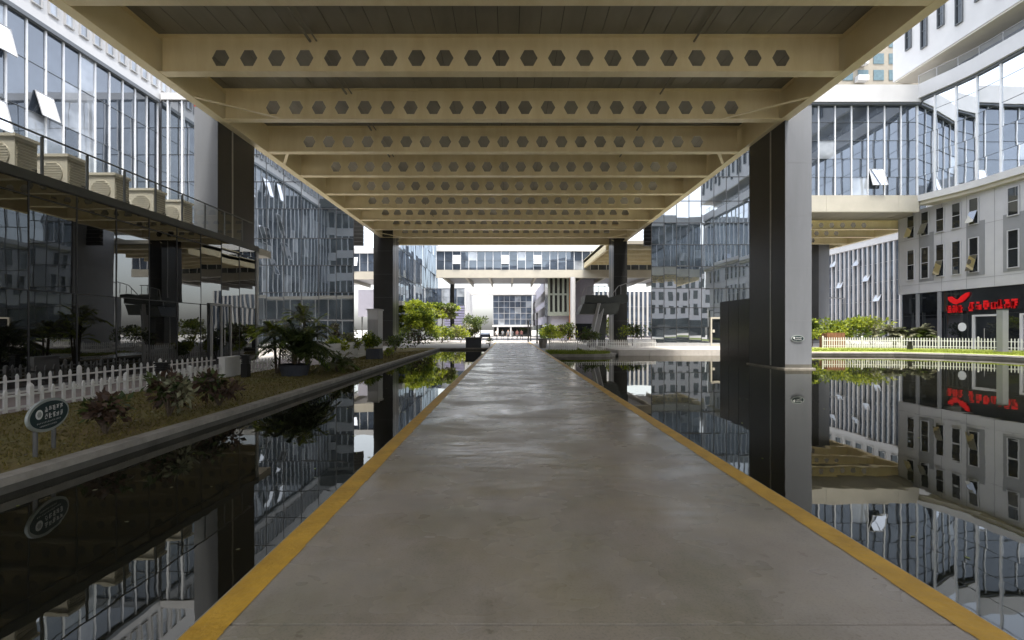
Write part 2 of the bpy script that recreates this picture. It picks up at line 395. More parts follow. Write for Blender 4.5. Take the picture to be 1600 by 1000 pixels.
# left bed, its kerb, the walkway between the two fences
b = MB(); bl = [(-5.72, -10), (-5.72, 10), (-6.32, 42.2), (-10.5, 42.2), (-9.0, 30), (-8.7, 22), (-9.75, 20), (-9.75, -10)]
b.face([(x, yv, -.03) for x, yv in bl]); struct('bed_ground', b, 'soil')
def kerb_line(name, pts, wid, zt, m, out=1):
    k = MB(); n = len(pts); left = []; right = []
    for i, (x, yv) in enumerate(pts):
        a = Vector(pts[max(i - 1, 0)]); c = Vector(pts[min(i + 1, n - 1)]); d = (c - a).normalized(); nr = Vector((d.y, -d.x)) * out
        left.append((x, yv)); right.append((x + nr.x * wid, yv + nr.y * wid))
    for i in range(n - 1):
        pl_ = [left[i], left[i + 1], right[i + 1], right[i]] if out < 0 else [left[i], right[i], right[i + 1], left[i + 1]]
        k.prism(pl_, zt - .09, zt, 0)
        mid = [(a[0] * .94 + b_[0] * .06, a[1] * .94 + b_[1] * .06) for a, b_ in ((left[i], right[i]), (left[i + 1], right[i + 1]))]
        pl_ = [mid[0], mid[1], right[i + 1], right[i]] if out < 0 else [mid[0], right[i], right[i + 1], mid[1]]
        k.prism(pl_, -.8, zt - .092, 1)
    return struct(name, k, [m, 'slab'])
kerb_line('pool_kerb', [(-5.5, -16), (-5.5, 10), (-5.8, 26), (-6.1, 42)], .22, -.02, 'kerb', -1)
kerb_line('pool_kerb', [(-6.1, 42), (-1.75, 42)], .25, -.02, 'kerb', -1)
wk = MB(); wk.face([(x, yv, -.05) for x, yv in [(-12.9, -10), (-9.76, -10), (-9.76, 20), (-8.72, 22), (-9.0, 30), (-12.9, 30)]]); struct('side_walkway_pavement', wk, 'pinkpave')
# right side: bank, terrace kerb, lawn
bank = [(2.66, 31.0), (5.6, 31.0), (6.6, 31.3), (7.2, 32.0), (7.35, 33.0), (7.1, 34.2), (2.66, 36)]
struct('bank', MB().prism(bank, -.8, -.02), 'kerb')
bt = [(2.7, 31.25), (5.5, 31.25), (6.4, 31.55), (6.9, 32.2), (7.05, 33.0), (6.85, 34.0), (2.7, 35.8)]
struct('bank_ground', MB().prism(bt, -.018, .03), 'lawn')
struct('terrace', MB().prism([(7.6, 33.15), (20.5, 33.15), (20.5, 41.9), (7.6, 41.9)], -.2, .16), 'paving')
kb = MB()
for i in range(6): kb.box(7.6 + i * 2.15, 7.6 + (i + 1) * 2.15 - .012, 32.75, 33.15, -.8, .2)
struct('terrace_kerb', kb, 'palekerb')
kerb_line('lawn_kerb', [(20.6, 32.9), (26.5, 32.6), (28.5, 31), (29.6, 29), (29.9, 26), (30.2, 20), (30.5, -16)], .3, .05, 'palekerb', -1)
lk = [(20.6, 33.2), (26.6, 32.9), (28.7, 31.25), (29.85, 29.1), (30.15, 26), (30.45, 20), (30.75, -16)]
lf_ = [(20.6, 38.5), (28, 38.0), (32, 36.6), (34.5, 34.2), (35.6, 31.5), (35.7, 20), (35.7, -16)]
ln = MB()
for i in range(6):
    for t0, t1, z0, z1 in ((0, .4, .045, .13), (.4, 1, .13, .17)):
        q = [Vector(lk[i]).lerp(Vector(lf_[i]), t0), Vector(lk[i + 1]).lerp(Vector(lf_[i + 1]), t0), Vector(lk[i + 1]).lerp(Vector(lf_[i + 1]), t1), Vector(lk[i]).lerp(Vector(lf_[i]), t1)]
        v = [(q[0].x, q[0].y, z0), (q[1].x, q[1].y, z0), (q[2].x, q[2].y, z1), (q[3].x, q[3].y, z1)]; ln.face(v[::-1])
struct('lawn_ground', ln, 'lawn')
def blades(name, region, n, m, h, zb, label):
    mb = MB(); xs = [p[0] for p in region]; ys = [p[1] for p in region]
    def inside(x, yv):
        r = False; j = len(region) - 1
        for i in range(len(region)):
            (xi, yi), (xj, yj) = region[i], region[j]
            if (yi > yv) != (yj > yv) and x < (xj - xi) * (yv - yi) / (yj - yi) + xi: r = not r
            j = i
        return r
    k = 0
    while k < n:
        x, yv = random.uniform(min(xs), max(xs)), min(ys) + (max(ys) - min(ys)) * random.random() ** 1.7
        if not inside(x, yv): continue
        k += 1; a = random.uniform(0, 6.28); l = random.uniform(.5, 1.2) * h; ww = random.uniform(.006, .012) * (1 + max(0, yv) * .05)
        dx, dy = math.cos(a) * ww, math.sin(a) * ww; t = (x + random.gauss(0, h * .5), yv + random.gauss(0, h * .5), zb + l)
        mb.face([(x - dx, yv - dy, zb), (x + dx, yv + dy, zb), t])
    return tag(mb.build(name, m), label, 'grass', kind='stuff')
blades('dry_grass', [(-5.75, 3), (-5.75, 10), (-6.3, 38), (-9, 30), (-8.75, 22), (-9.7, 20), (-9.7, 3)], 26000, 'blade', .045, -.03, 'short dry olive grass covering the bed beside the left pool')
blades('lawn_grass', [(20.7, 33.3), (26.6, 33), (28.7, 31.4), (29.9, 29.2), (30.3, 24), (35.5, 24), (35.5, 31.4), (31, 36.5), (20.7, 38)], 16000, 'bladegreen', .11, .09, 'bright yellow green lawn along the far pool edge')
blades('bank_grass', bt, 2500, 'bladegreen', .14, .03, 'tufted grass on the rounded bank beside the walkway')

lt_ = MB()
for _ in range(420):
    x, yv = random.uniform(-9.5, -5.9), random.uniform(3.5, 24); a = random.uniform(0, 6.28)
    lt_.leaf((x, yv, -.03 + random.uniform(.02, .05)), (math.cos(a), math.sin(a), random.uniform(-.2, .3)), (0, 0, 1), random.uniform(.05, .12), random.uniform(.03, .05), random.randrange(3))
tag(lt_.build('fallen_leaves', ['leafred', 'leafgrey', 'soil']), 'dry fallen leaves scattered over the left grass bed', 'fallen leaves', kind='stuff')
# ------------------------------------------------------------------ overhead bridge
H0 = 11.1; HT = 12.5; GX0, GX1 = -13.1, 12.5
br = thing('overhead_bridge', 'wide cream steel bridge deck overhead on rows of beams with hexagonal holes', 'bridge', (-.3, 20, H0))
dk = MB(); xs = GX0 - .2
while xs < GX1 + .1:
    dk.box(xs, min(xs + .74, GX1 + .2), -7, 54, HT, HT + .04, 0); xs += .76  # unseen rear end cut short to let more light onto the path
dk.box(GX0 - .25, GX1 + .25, -7, 54, HT + .045, HT + .35, 1)
dk.build('deck', ['ceil', 'ceildark'], br)
for gx, sg in ((GX0, 1), (GX1, -1)):
    gm = MB()
    gm.box(gx - .02, gx + .02, -7, 53.6, H0 + .03, HT - .03); gm.box(gx - .2, gx + .2, -7, 53.6, H0, H0 + .03)
    gm.box(gx - .2, gx + .2, -7, 53.6, HT - .03, HT - .004)
    gm.build('edge_girder', 'cream', br)
def castellated(x0, x1, nh, pitch, z0, z1, zc, a, hh, cx, t=.012, fw=.4, ft=.03):
    mb = MB(); zl, zh = z0 + ft, z1 - ft; s0 = cx - nh * pitch / 2; s1 = s0 + nh * pitch
    def quad(pts):
        mb.face([(x, -t, z) for x, z in pts]); mb.face([(x, t, z) for x, z in reversed(pts)])
    quad([(x0, zl), (s0, zl), (s0, zh), (x0, zh)]); quad([(s1, zl), (x1, zl), (x1, zh), (s1, zh)])
    for k in range(nh):
        c = s0 + (k + .5) * pitch; l, r = c - pitch / 2, c + pitch / 2
        hx = [(c + a, zc), (c + a / 2, zc + hh), (c - a / 2, zc + hh), (c - a, zc), (c - a / 2, zc - hh), (c + a / 2, zc - hh)]
        quad([(l, zc + hh), (r, zc + hh), (r, zh), (l, zh)]); quad([(l, zl), (r, zl), (r, zc - hh), (l, zc - hh)])
        quad([(l, zc - hh), hx[4], hx[3], hx[2], (l, zc + hh)]); quad([hx[5], (r, zc - hh), (r, zc + hh), hx[1], hx[0]])
        for i in range(6):
            (xa, za), (xb, zb) = hx[i], hx[(i + 1) % 6]; mb.face([(xa, -t, za), (xb, -t, zb), (xb, t, zb), (xa, t, za)])
    mb.box(x0, x1, -fw / 2, fw / 2, z0, z0 + ft); mb.box(x0, x1, -fw / 2, fw / 2, z1 - ft, z1 - .004)
    for sx in (s0 + 4 * pitch, s0 + (nh - 4) * pitch):
        mb.box(sx - .11, sx + .11, -t - .012, -t - .002, z0 + .12, z1 - .12)
        for bz in range(6):
            for bs in (-.06, .06): mb.box(sx + bs - .014, sx + bs + .014, -t - .026, -t - .012, z0 + .22 + bz * .19, z0 + .25 + bz * .19)
    return mb
bm = castellated(GX0 + .2, GX1 - .2, 21, 1.044, H0 + .015, HT, 11.72, .33, .30, -.30).build('castellated_beam', 'cream', None, (0, 0, 0))
bm.parent = br
YB = [17.65 + 3.93 * k for k in range(-6, 9)]
bm.location = Vector((0, YB[0], 0)) - br.location
for yv in YB[1:]: inst(bm, br, Vector((0, yv, 0)) - br.location)
for cx_, rr_ in ((-7.4, .05), (-7.15, .03), (6.9, .04)): MB().tube([(cx_, -6, HT - .16), (cx_, 53, HT - .16)], rr_, 8).build('conduit', 'ceil', br)
eg = MB().box(GX0 + .2, GX1 - .2, 53.3, 53.34, H0 + .06, HT - .03).box(GX0 + .2, GX1 - .2, 53.1, 53.55, H0 + .03, H0 + .06); eg.build('end_girder', 'cream', br)
bra = lambda pts: MB().obb(pts[0], pts[1], .14, .03)
for sg, gx in ((1, GX0), (-1, GX1)):
    for (ya, yb, dx) in ((19.4, YB[7], 3.0), (27.3, YB[8], 1.2), (46.4, YB[14], 2.2), (53.0, YB[14] + 1.2, 1.6)):
        bra([(gx + sg * .15, ya, H0 + .035), (gx + sg * dx, yb, H0 + .05)]).build('corner_brace', 'cream', br)

# ------------------------------------------------------------------ pillars
def pillar(x0, x1, y0, y1, zb, label, inner, group='pillars under the overhead bridge', zt=12.4, plate=False, dark=None):
    """Clad concrete pillar; inner = side (+1/-1) facing the path. Its long flanks are dark, its ends grey."""
    r = thing('bridge_pillar', label, 'pillar', ((x0 + x1) / 2, (y0 + y1) / 2, zb), group)
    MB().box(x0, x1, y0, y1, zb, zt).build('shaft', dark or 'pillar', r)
    xi = x1 if inner > 0 else x0
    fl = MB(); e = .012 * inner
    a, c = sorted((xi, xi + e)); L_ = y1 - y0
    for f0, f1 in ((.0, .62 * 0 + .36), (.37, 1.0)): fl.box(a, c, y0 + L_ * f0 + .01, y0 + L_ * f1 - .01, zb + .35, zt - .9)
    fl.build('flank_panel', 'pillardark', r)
    a, c = sorted((xi + e, xi + e * 2.6)); MB().box(a, c, y0 + L_ * .365 - .05, y0 + L_ * .365 + .05, zb + .5, zt - .9).build('cover_strip', 'strip', r)
    jt = MB(); zz = zb + 2.6
    while zz < zt - 1: jt.box(x0 + .02, x1 - .02, y0 - .003, y0 + .01, zz - .008, zz + .008); zz += 2.4
    jt.build('panel_joint', 'midgrey', r)
    MB().box(x0 - .1, x1 + .1, y0 - .12, y1 + .12, zb, zb + .46).build('plinth', 'kerb', r)
    MB().box(x0 - .006, x1 + .006, y0 - .008, y1 + .006, zb + .46, zb + .62).build('tide_line', 'slab', r)
    MB().box(x0 - .004, x1 + .004, y0 - .005, y0 + .3, zt - .62, zt - .5).build('paint_band', 'red' if plate == 'red' else 'pillardark', r)
    return r
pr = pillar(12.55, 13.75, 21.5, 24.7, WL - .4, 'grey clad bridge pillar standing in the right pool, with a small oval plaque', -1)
pq = MB(); cx, cz = 13.1, EYE + (VY - 529) * 21.5 / F
pq.prism([(cx + .30 * math.cos(t * math.pi / 12), cz + .16 * math.sin(t * math.pi / 12)) for t in range(24)], -.02, 0)
pq.v = [Vector((v.x, 21.49 + v.z, v.y)) for v in pq.v]
pqo = pq.build('plaque', 'signrim', pr)
q2 = MB(); q2.prism([(cx + .26 * math.cos(t * math.pi / 12), cz + .125 * math.sin(t * math.pi / 12)) for t in range(24)], -.004, 0)
q2.v = [Vector((v.x, 21.468 + v.z, v.y)) for v in q2.v]; q2.build('plaque_face', 'signgreen', pqo)
def glyphs(mb, x, z, w, h, n, put, seed, dens=5, th=.13):
    """A run of small character-like marks made of horizontal and vertical strokes."""
    rr = random.Random(seed); cw = w / n
    for i in range(n):
        gx = x + i * cw; a = cw * .82; t = h * th
        for k in range(dens):
            zz = z + h * (k + .5) / dens
            if rr.random() < .88:
                u0, u1 = sorted((rr.uniform(0, .35), rr.uniform(.6, 1))); put(mb, gx + a * u0, gx + a * u1, zz - t / 2, zz + t / 2)
        for k in range(2):
            u = rr.uniform(.15, .85); v0, v1 = sorted((rr.uniform(0, .35), rr.uniform(.6, 1))); put(mb, gx + a * u - t / 2, gx + a * u + t / 2, z + h * v0, z + h * v1)
lt = MB(); put_front = lambda mb, u0, u1, z0, z1: mb.box(u0, u1, 21.45, 21.459, z0, z1)
glyphs(lt, cx - .1, cz + .01, .30, .06, 5, put_front, 3); glyphs(lt, cx - .16, cz - .07, .34, .05, 6, put_front, 4)
lt.tube([(cx - .17, 21.462, cz + .03), (cx - .17, 21.452, cz + .03)], .045, 12); lt.build('plaque_lettering', 'pale', pqo)
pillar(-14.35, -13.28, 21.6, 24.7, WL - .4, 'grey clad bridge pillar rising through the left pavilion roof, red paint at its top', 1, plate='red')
pillar(-14.0, -12.0, 49.0, 51.6, -.06, 'dark far bridge pillar on the left beside the yellow green tree', 1, zt=12.4, dark='pillardark')  # shaft darkened: shade under the deck is put into its colour
pillar(11.3, 12.75, 51.0, 53.4, -.06, 'dark far bridge pillar behind the dark stair landing', -1, zt=12.4, dark='pillardark')  # dark shaft colour stands in for the deck's shade here too
for x0, x1, lb in ((-15.6, -13.9, 'left'), (12.9, 18.4, 'right')):
    mb = MB()
    for k in range(9): mb.box(x0, x1, 45.0, 45.4, 9.6 + k * .37, 9.6 + k * .37 + .33)
    tag(mb.build('louvre_panel', 'pillardark'), 'dark brown louvred panel under the deck on the %s side of the path' % lb, 'louvre panel')
lw = thing('low_wall', 'low black panelled wall joined to the back of the right pool pillar', 'wall', (12.75, 26.5, WL - .4))
MB().box(12.58, 12.98, 24.72, 28.2, WL - .4, 3.24).build('wall_core', 'blackpanel', lw)
pn = MB()
for a, c in ((24.75, 25.9), (25.93, 27.05), (27.08, 28.17)): pn.box(12.56, 12.578, a, c, 0.05, 3.2)
pn.build('panel', 'blackpanel', lw)

# ------------------------------------------------------------------ left pavilion
PX = -12.9; PT = 5.86
pv = thing('glass_pavilion', 'low dark mirror glass pavilion behind the left picket fences', 'pavilion', (PX - 6, 10, 0))
MB().prism([(PX - .1, -20), (PX - .1, 24.1), (-31, 24.1), (-31, -20)][::-1], 0, 5.5).build('core', 'blackpanel', pv)
curtain(pv, [(PX, -20), (PX, 24.1)], .06, 5.6, 1.41, 'darkglass', 'dkmull', rows=(.47, .93), mw=.03, md=.03, tilt=.004, tm='dkmull', tw=.025)
MB().prism([(PX + .08, -20), (PX + .08, 24.3), (-31, 24.3), (-31, -20)], 5.6, PT).build('roof_slab', 'fascia', pv)
MB().box(PX - .02, PX + .05, -20, 24.1, -.05, .06).build('base_rail', 'palegrey', pv)
d = MB()
for ya in (20.45, 21.15, 21.85): d.box(PX + .02, PX + .1, ya - .045, ya + .045, .0, 2.65)
d.box(PX + .02, PX + .1, 20.4, 21.9, 2.65, 2.75)
dr = MB().box(PX + .012, PX + .05, 20.5, 21.8, .06, 2.65).build('door', 'shopglass', pv)
d.build('door_frame', 'palegrey', dr)
MB().tube([(PX + .16, 21.05, .9), (PX + .16, 21.05, 1.6)], .02, 8).tube([(PX + .16, 21.25, .9), (PX + .16, 21.25, 1.6)], .02, 8).build('handle', 'strip', dr)
# north end of the pavilion (mirrored in the left glass block)
curtain(pv, [(-31, 24.25), (PX, 24.25)], .1, 5.5, 1.6, 'shopglass', 'white', rows=(.5,), mw=.12, md=.14, out=-1, tm='white', tw=.18, name='end_glass')
MB().box(-31, PX + .05, 24.4, 25.6, 5.45, 5.8).build('end_canopy', 'creamlight', pv)
# roof railing
rl = MB().tube([(PX - .15, -20, 7.02), (PX - .15, 24.1, 7.02)], .03, 8).build('handrail', 'handrail', pv)
MB().tube([(PX - .15, 24.1, 7.02), (-20, 24.1, 7.02)], .03, 8).build('handrail', 'handrail', pv)
post = MB().box(-.025, .025, -.03, .03, 0, 1.12).build('railing_post', 'handrail', None, (0, 0, 0)); post.parent = pv
ps = [-18.0 + 1.42 * k for k in range(30)]
post.location = Vector((PX - .15, ps[0], PT)) - pv.location
for yv in ps[1:]: inst(post, pv, Vector((PX - .15, yv, PT)) - pv.location)
gp = MB()
for a in ps[:-1]: gp.face([(PX - .15, a + .06, PT + .08), (PX - .15, a + 1.36, PT + .08), (PX - .15, a + 1.36, 6.95), (PX - .15, a + .06, 6.95)])
gp.build('railing_glass', 'railglass', pv)
# air conditioner units along the roof edge
ac = thing('air_conditioner', 'cream rooftop air conditioner nearest the camera on the pavilion roof', 'air conditioner', (-14.9, 14.2, PT), 'air conditioners on the pavilion roof')
x0, y0 = -15.4, 13.8
MB().box(x0, x0 + 1.0, y0, y0 + .66, PT + .22, PT + 1.38).build('casing', 'acbody', ac)
gr = MB()
for k in range(11): gr.box(x0 + 1.0, x0 + 1.03, y0 + .05, y0 + .61, PT + .33 + k * .09, PT + .33 + k * .09 + .055)
gr.build('grille', 'acgrille', ac)
fr = MB(); fr.tube([(x0 + .5, y0 - .02, PT + .85), (x0 + .5, y0 - .002, PT + .85)], .36, 24)
fo = fr.build('fan_opening', 'acbody', ac); fb = MB()
for k in range(9):
    zz = -.32 + .08 * k; hw = math.sqrt(.36 ** 2 - zz ** 2); fb.box(x0 + .5 - hw, x0 + .5 + hw, y0 - .035, y0 - .022, PT + .835 + zz, PT + .862 + zz)
fb.build('fan_guard', 'acbody', fo)
MB().box(x0 - .03, x0 + 1.05, y0 - .04, y0 + .70, PT + 1.38, PT + 1.47).build('top_cover', 'creamlight', ac)
MB().tube([(x0 + .85, y0 + .5, PT + .6), (x0 + 1.12, y0 + .5, PT + .55), (x0 + 1.14, y0 + .5, PT + .05), (x0 + 1.1, y0 + .9, PT + .03)], .025, 6).build('hose', 'black', ac)
for px in (x0 + .06, x0 + .86):
    MB().box(px, px + .1, y0 + .02, y0 + .64, PT, PT + .22).build('foot', 'palegrey', ac)
words = ['second nearest', 'middle', 'second farthest', 'farthest']
for k, yv in enumerate((15.45, 17.3, 19.2, 20.9)):
    c = copy_tree(ac); c.location.y = yv + .4; c['label'] = 'cream rooftop air conditioner, %s in the row on the pavilion roof' % words[k]

# ------------------------------------------------------------------ left office building and the two blocks behind the bridge pillars
LX = -31.1; DB = 42.0
lb = thing('glass_office', 'tall glass office along the left side with white mullions and a white top storey', 'building', (LX - 6, 10, 0))
op = [(10 + 24 + 1.26 * a, za, zb, 1.2, ang) for a, za, zb, ang in ((-3.4, 14.2, 17.0, .25), (-1, 18.6, 20.8, .28), (-3.4, 18.9, 21.3, .22), (.1, 12.5, 14.6, .3), (2.2, 17.6, 19.4, .3), (1, 9.5, 11.5, .3), (3.4, 18.5, 20.3, .25), (-2.2, 8.6, 10.8, .3), (4.4, 9.8, 11.6, .25), (5.6, 15.6, 17.3, .3), (-4.6, 11.2, 13.4, .25), (-1, 12.2, 14.6, .2), (3.2, 13.6, 15.6, .25))]
curtain(lb, [(LX, -10), (LX, DB - .1)], 5.9, 21.9, 1.26, 'blueglass', 'mull', rows=(.22, .42, .62, .82), mw=.10, md=.16, opened=op, pale_share=.2)
MB().box(LX - 14, LX - .15, -10, DB + 6, 0, 21.9).build('core', 'midgrey', lb)
MB().box(LX - 14, LX + .25, -10, DB + .3, 21.9, 22.5).build('parapet', 'white', lb)
MB().box(LX - .05, LX + .30, -10, DB - .2, 21.62, 21.9).build('dark_trim', 'greymull', lb)  # solid dark grey bar below the parapet
MB().box(LX - 14, LX + .05, -10, 47, 22.5, 31).build('upper_wall', 'white', lb)
windows(lb, LX + .05, [(-8 + 1.15 * k, 22.95, 25.4) for k in range(47)], face=1, fm='palegrey', pm='paleglass', w=.6)
def block(name, label, poly, zt, glassm, wallpts, rows, step, out, opened=(), tilt=.0022):
    r = thing(name, label, 'building', (wallpts[0][0], wallpts[0][1] + 2, 0))
    cx_ = sum(p[0] for p in poly) / len(poly); cy_ = sum(p[1] for p in poly) / len(poly)
    MB().prism([(x + (cx_ - x) * .012, yv + .15 + (cy_ - yv) * .012) for x, yv in poly], 0, zt - .1).build('core', 'midgrey', r)
    curtain(r, wallpts, .1, zt, step, glassm, 'dkmull', rows=rows, mw=.055, md=.04, out=out, tilt=tilt, tm='dkmull', tw=.05, pale_share=0 if poly[0][0] < 0 else .05)
    return r
lbk = block('glass_block', 'mirror glass block facing the camera behind the left pavilion', [(-13.75, 42), (-30.8, 42), (-30.8, 54), (-19.5, 54)][::-1], 21.9, 'mirror', [(-30.8, 42), (-13.75, 42)], (.11, .22, .33, .44, .56, .67, .78, .89), 1.53, 1)
MB().box(-30.7, -13.8, 41.75, 42.6, 21.9, 22.5).build('parapet', 'white', lbk)
for k in range(5): MB().box(-30.8 + k * 1.26 + .6, -30.8 + k * 1.26 + .7, 41.82, 41.97, 8, 21.9).build('fin', 'mull', lbk)
rbk = block('glass_block', 'mirror glass block facing the camera to the right of the path', [(12.66, 42), (21.5, 42), (24, 54), (19.0, 54)], 21.6, 'mirror', [(12.66, 42), (21.5, 42)], (.08, .16, .24, .33, .42, .51, .6, .7, .8, .9), 1.12, 1)
dd = MB().box(17.95, 18.75, 41.86, 41.9, .2, 2.55).build('door', 'shopglass', rbk)
df = MB(); df.box(17.83, 17.95, 41.8, 41.94, .16, 2.7).box(18.75, 18.87, 41.8, 41.94, .16, 2.7).box(17.95, 18.75, 41.8, 41.94, 2.55, 2.7).box(17.95, 18.75, 41.82, 41.92, .16, .3)
df.box(18.0, 18.2, 41.84, 41.858, 1.35, 1.6).build('door_frame', 'creamlight', dd)
MB().box(12.7, 21.4, 41.84, 41.97, .16, .42).build('base_rail', 'palegrey', rbk)

# ------------------------------------------------------------------ wing bridges joining the side buildings to the overhead bridge
def wing(name, label, x0, x1, y0, y1, face, n_beams, xr=None, vis=True):
    """Glazed bridge, front at y0 (face -1: front faces -y). z 12.0 underside, 13.5-21.5 glass, white parapet."""
    r = thing(name, label, 'bridge', ((x0 + x1) / 2, (y0 + y1) / 2, 12.0), 'glazed link bridges')
    s = face; ya, yb = sorted((y0, y1))
    MB().box(x0, x1, ya, yb, 12.25, 12.6).build('floor_slab', 'ceil', r)
    e0, e1 = sorted((y0 + s * .25, y0 - s * .15))
    b = MB(); xx = x0
    while xx < x1: b.box(xx, min(xx + 6.4, x1) - .015, e0, e1, 12.0, 13.45); xx += 6.4
    b.build('edge_beam', 'creamlight', r)
    curtain(r, [(x0, y0), (x1, y0)], 13.5, 21.6, 1.4, 'blueglass', 'mull', rows=(.2, .4, .6, .8), mw=.09, md=.16, out=-s, pale_share=.07,
            opened=[(x1 - x0 - 4.3, 14.2, 15.8, 1.3, .3)])
    MB().box(x0, x1, min(y0 - s * .2, y1), max(y0 - s * .2, y1), 13.45, 21.6).build('core', 'midgrey', r)
    e0, e1 = sorted((y0 + s * .45, y1)); MB().box(x0, x1, e0, e1, 21.6, 23.1).build('parapet', 'white', r)
    e0, e1 = sorted((y0 + s * .35, y0 + s * .04)); MB().box(x0, x1, e0, e1, 21.42, 21.6).build('dark_trim', 'greymull', r)  # dark grey bar along the parapet's lower edge
    if n_beams:
        for k in range(n_beams):
            yv = y0 - s * (3.9 * k + 4.2)
            o = castellated(x0, xr or x1, int((x1 - x0 - 2) / 1.044), 1.044, 11.35, 12.22, 11.78, .27, .24, (x0 + x1) / 2)
            for v in o.v: v.y += yv
            o.build('castellated_beam', 'cream', r)
        gb = MB().box((xr or x1) - .4, xr or x1, min(y0, y1) + (4 if xr else 0), max(y0, y1), 11.33, 12.2); gb.build('edge_girder', 'cream', r)
    return r
wr = wing('link_bridge', 'glazed white link bridge between the curved right building and the overhead bridge', 21.6, 36.2, 42, 60, -1, 4, 39.0)
MB().prism([(36.2, 42.4), (39.2, 46), (39.2, 60), (36.2, 60)], 12.22, 12.5).build('floor_slab', 'ceil', wr)
wing('link_bridge', 'glazed link bridge behind the camera seen mirrored in the right glass block', 13.0, 36.6, -6, -20, 1, 2)
rw = thing('rear_block', 'white banded office block behind the camera seen mirrored in the left glass block', 'building', (-22, 0, 5.86))
MB().box(LX, -21.5, -6, 2.6, 5.9, 22).build('core', 'shopglass', rw); MB().box(-21.4, -13.6, -6, 5.6, 5.9, 22).build('core', 'shopglass', rw)
for k in range(5):
    z = 5.9 + 3.9 * k
    MB().box(LX, -21.5, -6, 3.0, z, z + 1.3).build('spandrel', 'white', rw); MB().box(-21.4, -13.5, -6, 6.0, z - .3, z + (2.9 if k > 1 else 1.3)).build('spandrel', 'white', rw)
for k in range(9): MB().box(LX + .2 + 1.1 * k, LX + .32 + 1.1 * k, 2.6, 2.9, 5.9, 22).build('mullion', 'mull', rw)
MB().box(LX, -13.4, -6, 6.2, 22, 23.4).build('parapet', 'fascia', rw)
for x0, x1, y0, lab in ((36.0, 38.6, 57.0, 'grey pillar holding up the right link bridge'),):
    r = thing('bridge_pillar', lab, 'pillar', ((x0 + x1) / 2, y0 + 1, -.06), 'pillars under the link bridges')
    MB().box(x0, x1, y0, y0 + 2.2, -.06, 12.2).build('shaft', 'pillar', r)
    MB().box(x0 + .05, x0 + 1.3, y0 - .012, y0, 0.3, 11.9).build('flank_panel', 'pillardark', r)

# ------------------------------------------------------------------ curved building on the right
RX = 37.3
rb = thing('curved_building', 'large white and grey building on the right with a curved glass band over a shop', 'building', (RX + 4, 20, 0))
band = [(36.2, 42.0), (36.55, 40.6), (36.95, 39.1), (37.2, 37.6), (37.25, 34), (37.25, -6.0)]
sm = 0; opr = [(4.9, 16.3, 18.4, 1.3, .3), (9.9, 15.8, 17.8, 1.3, .35), (8.5, 18.5, 20.5, 1.3, .25), (13.0, 16.5, 18.5, 1.3, .3)]
curtain(rb, band, 13.45, 21.7, 1.5, 'blueglass', 'mull', rows=(.2, .42, .64, .86), mw=.11, md=.18, out=-1, opened=opr, pale_share=.10)
def strip(pts, d0, d1, z0, z1):                              # band following the facade, offset d0..d1 outward (-x side)
    mb = MB()
    for a, c in zip(pts[:-1], pts[1:]):
        mb.prism([(a[0] - d1, a[1]), (a[0] - d0, a[1]), (c[0] - d0, c[1]), (c[0] - d1, c[1])][::-1], z0, z1)
    return mb
strip(band, -.6, .22, 12.9, 13.45).build('lower_band', 'white', rb)
strip(band, -.6, .16, 21.7, 21.9).build('dark_trim', 'greymull', rb)  # dark grey strip between glass band and parapet
strip(band, -2.8, .4, 21.9, 23.1).build('parapet', 'white', rb)
strip(band, -2.8, -.02, 12.6, 12.9).build('soffit', 'creamlight', rb)
MB().box(RX + .4, RX + 16, -6, 42.2, 12.9, 21.8).build('core', 'midgrey', rb)
GW = RX + .35
MB().box(GW, RX + 16, -6, 45.8, 4.95, 12.6).build('grey_wall', 'greywall', rb)
st = MB()
for k in range(19): st.box(GW - .012, GW + .004, 45.7 - 2.25 * k - .012, 45.7 - 2.25 * k + .012, 5.0, 12.55)
for zz in (5.75, 10.0): st.box(GW - .012, GW + .004, -6, 45.8, zz - .012, zz + .012)
st.build('panel_joint', 'midgrey', rb)
for yv, wd in ((38.2, 1.5), (34.9, 2.3), (42.7, 1.5), (27, 2.3), (19, 2.3)): MB().box(GW - .03, GW - .001, yv - wd / 2, yv + wd / 2, 5.95, 10.3).build('dark_panel', 'midgrey', rb)
wi = []
for k in range(35):
    yv = 44.3 - 1.5 * k
    if yv < -5: break
    if k % 6 == 5: continue
    wi.append((yv, 6.26, 9.0)); wi.append((yv, 10.15, 12.2))
windows(rb, GW - .032, wi, face=-1, fm='greywall', w=.72, deep=.07)
for k, (yv, z0, z1) in enumerate(wi[:14]):
    if k in (1, 3, 4, 8, 9, 12):
        zt_ = z0 + (z1 - z0) * .5; o_ = MB(); dx_ = .34; xx = GW - .13
        o_.face([(xx, yv + .33, zt_), (xx, yv - .33, zt_), (xx - dx_, yv - .33, z0 + .1), (xx - dx_, yv + .33, z0 + .1)]); o_.face([(xx + .02, yv - .33, zt_), (xx + .02, yv + .33, zt_), (xx - dx_ + .02, yv + .33, z0 + .1), (xx - dx_ + .02, yv - .33, z0 + .1)])
        o_.build('open_window', 'paleglass', rb)
